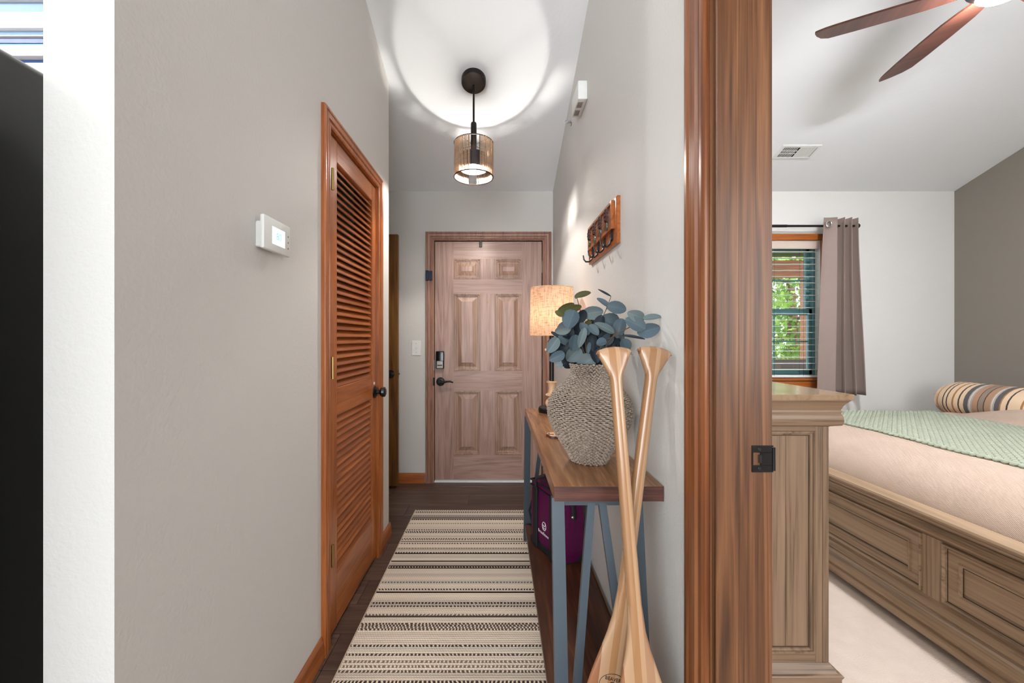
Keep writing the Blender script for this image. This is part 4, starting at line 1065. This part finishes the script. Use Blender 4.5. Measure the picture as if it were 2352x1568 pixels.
for yy in (-.012, .014): G().box((-.122, yy-.0015, -.005), (0, yy+.0015, -.001)).build('crossbar', 'whitemetal', t, local=True)

# ------------------------------------------------------------------ bedroom window, blinds, curtain
w1 = thing('window_1', (2.22, YB+.05, BWB), 'teal framed double hung bedroom window with grilles', 'window', kind='structure')
yw = YB+.075; mr = (1.418, 1.470)
def wf(name, x0, x1, z0, z1, y0_=yw, y1_=yw+.04, m_='teal', par=w1): return G().box((x0, y0_, z0), (x1, y1_, z1), .003).build(name, m_, par)
wf('frame', BW0, BW0+.02, BWB, BWT, yw-.02, yw+.06); wf('frame', BW1-.02, BW1, BWB, BWT, yw-.02, yw+.06); wf('frame', BW0, BW1, BWT-.03, BWT, yw-.02, yw+.06); wf('frame', BW0, BW1, BWB, BWB+.03, yw-.02, yw+.06)
for nm, z0, z1, yo in (('sash', mr[0], BWT-.03, .018), ('sash', BWB+.03, mr[1], -.012)):
    a, b = BW0+.02, BW1-.02; ya_, yb2 = yw+yo, yw+yo+.028
    s = G()
    for (x0, x1, q0, q1) in ((a, a+.03, z0, z1), (b-.03, b, z0, z1), (a, b, z0, z0+.045), (a, b, z1-.045, z1)): s.box((x0, ya_, q0), (x1, yb2, q1), .003)
    so = s.build(nm, 'teal', w1)
    x0, x1 = a+.03, b-.03
    for k in (1, 2): G().box((x0+(x1-x0)*k/3-.006, ya_+.008, z0+.04), (x0+(x1-x0)*k/3+.006, ya_+.02, z1-.04)).build('muntin', 'teal', so)
    G().box((x0, ya_+.008, (z0+z1)/2-.006), (x1, ya_+.02, (z0+z1)/2+.006)).build('muntin', 'teal', so)
    G().box((x0, ya_+.012, z0+.04), (x1, ya_+.015, z1-.04)).build('pane', 'glass', so)
struct(G().box((BW0-.06, YB-.016, BWT-.004), (BW1+.06, YB+.0, BWT+.05), .003), 'trim_9', 'orange_x', 'honey wood head trim above the bedroom window')
struct(G().box((BW0-.06, YB-.016, BWB+.003), (BW0+.004, YB, BWT-.005), .003), 'trim_10', 'orange', 'honey wood trim at the left of the bedroom window')
struct(G().box((BW1-.004, YB-.016, BWB+.003), (BW1+.06, YB, BWT-.005), .003), 'trim_12', 'orange', 'honey wood trim at the right of the bedroom window')
tj = struct(G().box((BW0-.07, YB-.03, BWB-.018), (BW1+.07, YB+.07, BWB+.002), .004), 'trim_11', 'orange_x', 'honey wood sill and apron of the bedroom window')
G().box((BW0-.06, YB-.016, BWB-.085), (BW1+.06, YB, BWB-.018), .003).build('apron', 'orange_x', tj)
t = thing('window_blind', (2.22, YB+.03, BWT), 'white horizontal slat blind in the bedroom window', 'blind')
G().box((BW0+.01, YB-.004, BWT-.075), (BW1-.01, YB+.006, BWT-.006), .003).build('valance', plain('taupe white valance', (200, 184, 170), .5), t)
slat = G().box((BW0+.012, -.024, -.0014), (BW1-.012, .024, .0014)).mesh('slat', 'whitemetal', False)
z = BWT-.095
while z > BWB+.035:
    inst(slat, 'slat', t, Matrix.Translation((-2.22, .0, z-BWT)) @ Matrix.Rotation(math.radians(2), 4, 'X')); z -= .0525
G().box((BW0+.012, YB+.008, BWB+.006), (BW1-.012, YB+.052, BWB+.026), .003).build('bottom_rail', 'whitemetal', t)
for x in (BW0+.12, 2.33, 2.575):
    for yy in (YB+.008, YB+.052): G().tube([(x, yy, BWT-.05), (x, yy, BWB+.02)], .0012, 5).build('ladder_cord', 'black', t)

YR = 3.262
t = thing('curtain_rod', (2.2, YR, 2.135), 'black curtain rod above the bedroom window', 'curtain rod')
G().tube([(1.45, YR, 2.137), (2.36, YR, 2.137)], .0115, 12).build('rod', 'black', t); G().tube([(2.34, YR, 2.137), (2.925, YR, 2.137)], .0095, 12).build('rod', 'black', t)
for x in (1.44, 2.935): G().sphere((x, YR, 2.137), .022, 16).build('finial', 'black', t)
for x in (1.55, 2.945-.05): G().tube([(x, YR, 2.137), (x, YB, 2.137)], .007, 8).build('bracket', 'black', t)
# grommet curtain gathered at the right of the window
n = 120; m_ = 30; vs = []; fs = []
kc_ = YR/FP
def fold(u): return .5-.5*math.cos(2*PI*(u*3.5+.02))
for j in range(m_+1):
    v = j/m_; z = 2.196+(.757-2.196)*v
    xa_ = (1886-1145)*kc_+((1867-1145)*kc_-(1886-1145)*kc_)*v**.9; xb_ = (1961-1145)*kc_+((1974-1145)*kc_-(1961-1145)*kc_)*v**1.3
    for i in range(n+1):
        u = i/n
        # one broad flat face on the left, tighter pleats to the right
        w = u**1.0
        ph = 2*PI*2.9*max(0, (u-.36)/.64)
        x = xa_+(xb_-xa_)*(u-.050*math.sin(ph))
        yoff = .048*math.cos(ph) if u > .36 else .048-.020*math.cos(PI*u/.36*.5)
        vs.append((x, YR-.004-yoff*(.85+.25*v)+.004*math.sin(5*v+7*u), z))
for j in range(m_):
    for i in range(n): a = j*(n+1)+i; fs.append((a, a+1, a+n+2, a+n+1))
g = G().add(vs, fs); cu = g.build('curtain', 'curtain', ang=80)
sol = cu.modifiers.new('thickness', 'SOLIDIFY'); sol.thickness = .003
tag(cu, 'taupe grommet curtain gathered at the right of the bedroom window', 'curtain')
rg = Vector(((1903.5-1145)*(YR-.046)/FP, YR-.048, 2.137))
G().tube([rg+Vector((.021*math.cos(a), -.001+.0*a, .024*math.sin(a))) for a in [2*PI*i/24 for i in range(24)]], .0045, 8, closed=True).build('grommet', 'chrome', cu)
g = G().add([vs[(m_-2)*(n+1)+i] for i in range(n+1)]+[vs[(m_-1)*(n+1)+i] for i in range(n+1)], [])

# ------------------------------------------------------------------ porch and garden outside
gd = G().box((-8, 3.52, -.62), (16, 30, -.6)).build('lawn', 'grass'); tag(gd, 'green lawn outside the bedroom window', 'lawn', kind='structure')
pf = G().box((.6, 3.52, -.18), (7, 5.25, -.14)).build('porch_deck', 'porchdark'); tag(pf, 'dark porch deck outside the bedroom window', 'deck', kind='structure')
pr = G().box((.6, 3.5, 2.36), (7, 5.6, 2.42)).build('porch_roof', 'porchdark'); tag(pr, 'dark porch roof over the deck', 'roof', kind='structure')
pxx = (1856-1145)*5.1/FP
t = G().box((pxx-.055, 5.06, -.14), (pxx+.055, 5.17, 1.998), .004).build('porch_post', 'porch'); tag(t, 'square timber porch post outside the window', 'post')
t = G().box((.6, 5.03, 2.0), (7, 5.2, 2.20), .004).build('porch_beam', 'porch'); tag(t, 'orange timber beam across the porch', 'beam')
t = thing('porch_railing', (3, 5.0, -.14), 'dark timber porch railing with square balusters', 'railing')
G().box((.6, 4.96, .84), (7, 5.05, .95), .004).build('top_rail', 'porchdark', t); G().box((.6, 4.98, .02), (7, 5.03, .08), .004).build('bottom_rail', 'porchdark', t)
bal = G().box((-.025, -.02, .08), (.025, .02, .84)).mesh('baluster', 'porchdark')
for k in range(24): inst(bal, 'baluster', t, Matrix.Translation((-1.2+k*.155, .005, .14)))
def tree(name, x, y, h, rad, n_, label, mat, cat, size, trunk=True, z0=-.6):
    t = thing(name, (x, y, z0), label, cat, 'garden plants beyond the porch')
    if trunk:
        G().tube([(x, y, z0), (x+.1, y, z0+h*.4), (x, y+.1, z0+h*.9)], [.16, .12, .04], 10).build('trunk', 'bark', t)
        for k in range(7):
            a = k*2.4; zz = z0+h*(.25+.09*k); G().tube([(x+.05, y, zz), (x+rad*.5*math.cos(a), y+rad*.4*math.sin(a), zz+.2), (x+rad*.9*math.cos(a), y+rad*.8*math.sin(a), zz+.35)], [.05, .03, .01], 6).build('branch', 'bark', t)
    g = G(); base = [(0, -.5), (.18, -.12), (.5, -.2), (.3, .12), (.42, .42), (.12, .3), (0, .6), (-.12, .3), (-.42, .42), (-.3, .12), (-.5, -.2), (-.18, -.12)]
    for _ in range(n_):
        d = Vector((random.gauss(0, 1), random.gauss(0, 1), random.gauss(0, 1))).normalized()*random.uniform(.35, 1)**.5
        c = Vector((x+d.x*rad, y+d.y*rad*.8, z0+h*.55+d.z*h*.47))
        if c.z < z0: continue
        r_ = Matrix.Rotation(random.uniform(0, 6.3), 3, 'Z') @ Matrix.Rotation(random.uniform(.3, 1.9), 3, 'X') @ Matrix.Rotation(random.uniform(0, 6.3), 3, 'Z')
        s_ = size*random.uniform(.7, 1.3)
        g.add([c+r_ @ Vector((a*s_, b*s_, 0)) for a, b in base], [tuple(range(12))])
    tag(g.build('foliage', mat, t, smooth=False), kind='stuff')
tree('maple_tree', 7.0, 9.6, 5.2, 2.4, 6500, 'bright green maple tree beyond the porch', 'foliage', 'tree', .13)
tree('maple_tree', 10.6, 13.0, 6.5, 3.0, 3500, 'taller maple tree standing farther behind the porch post', 'foliage', 'tree', .19)
tree('garden_shrub', 5.6, 7.6, 1.5, 1.1, 1400, 'olive green garden shrub just beyond the porch railing', 'foliage2', 'shrub', .11, False)
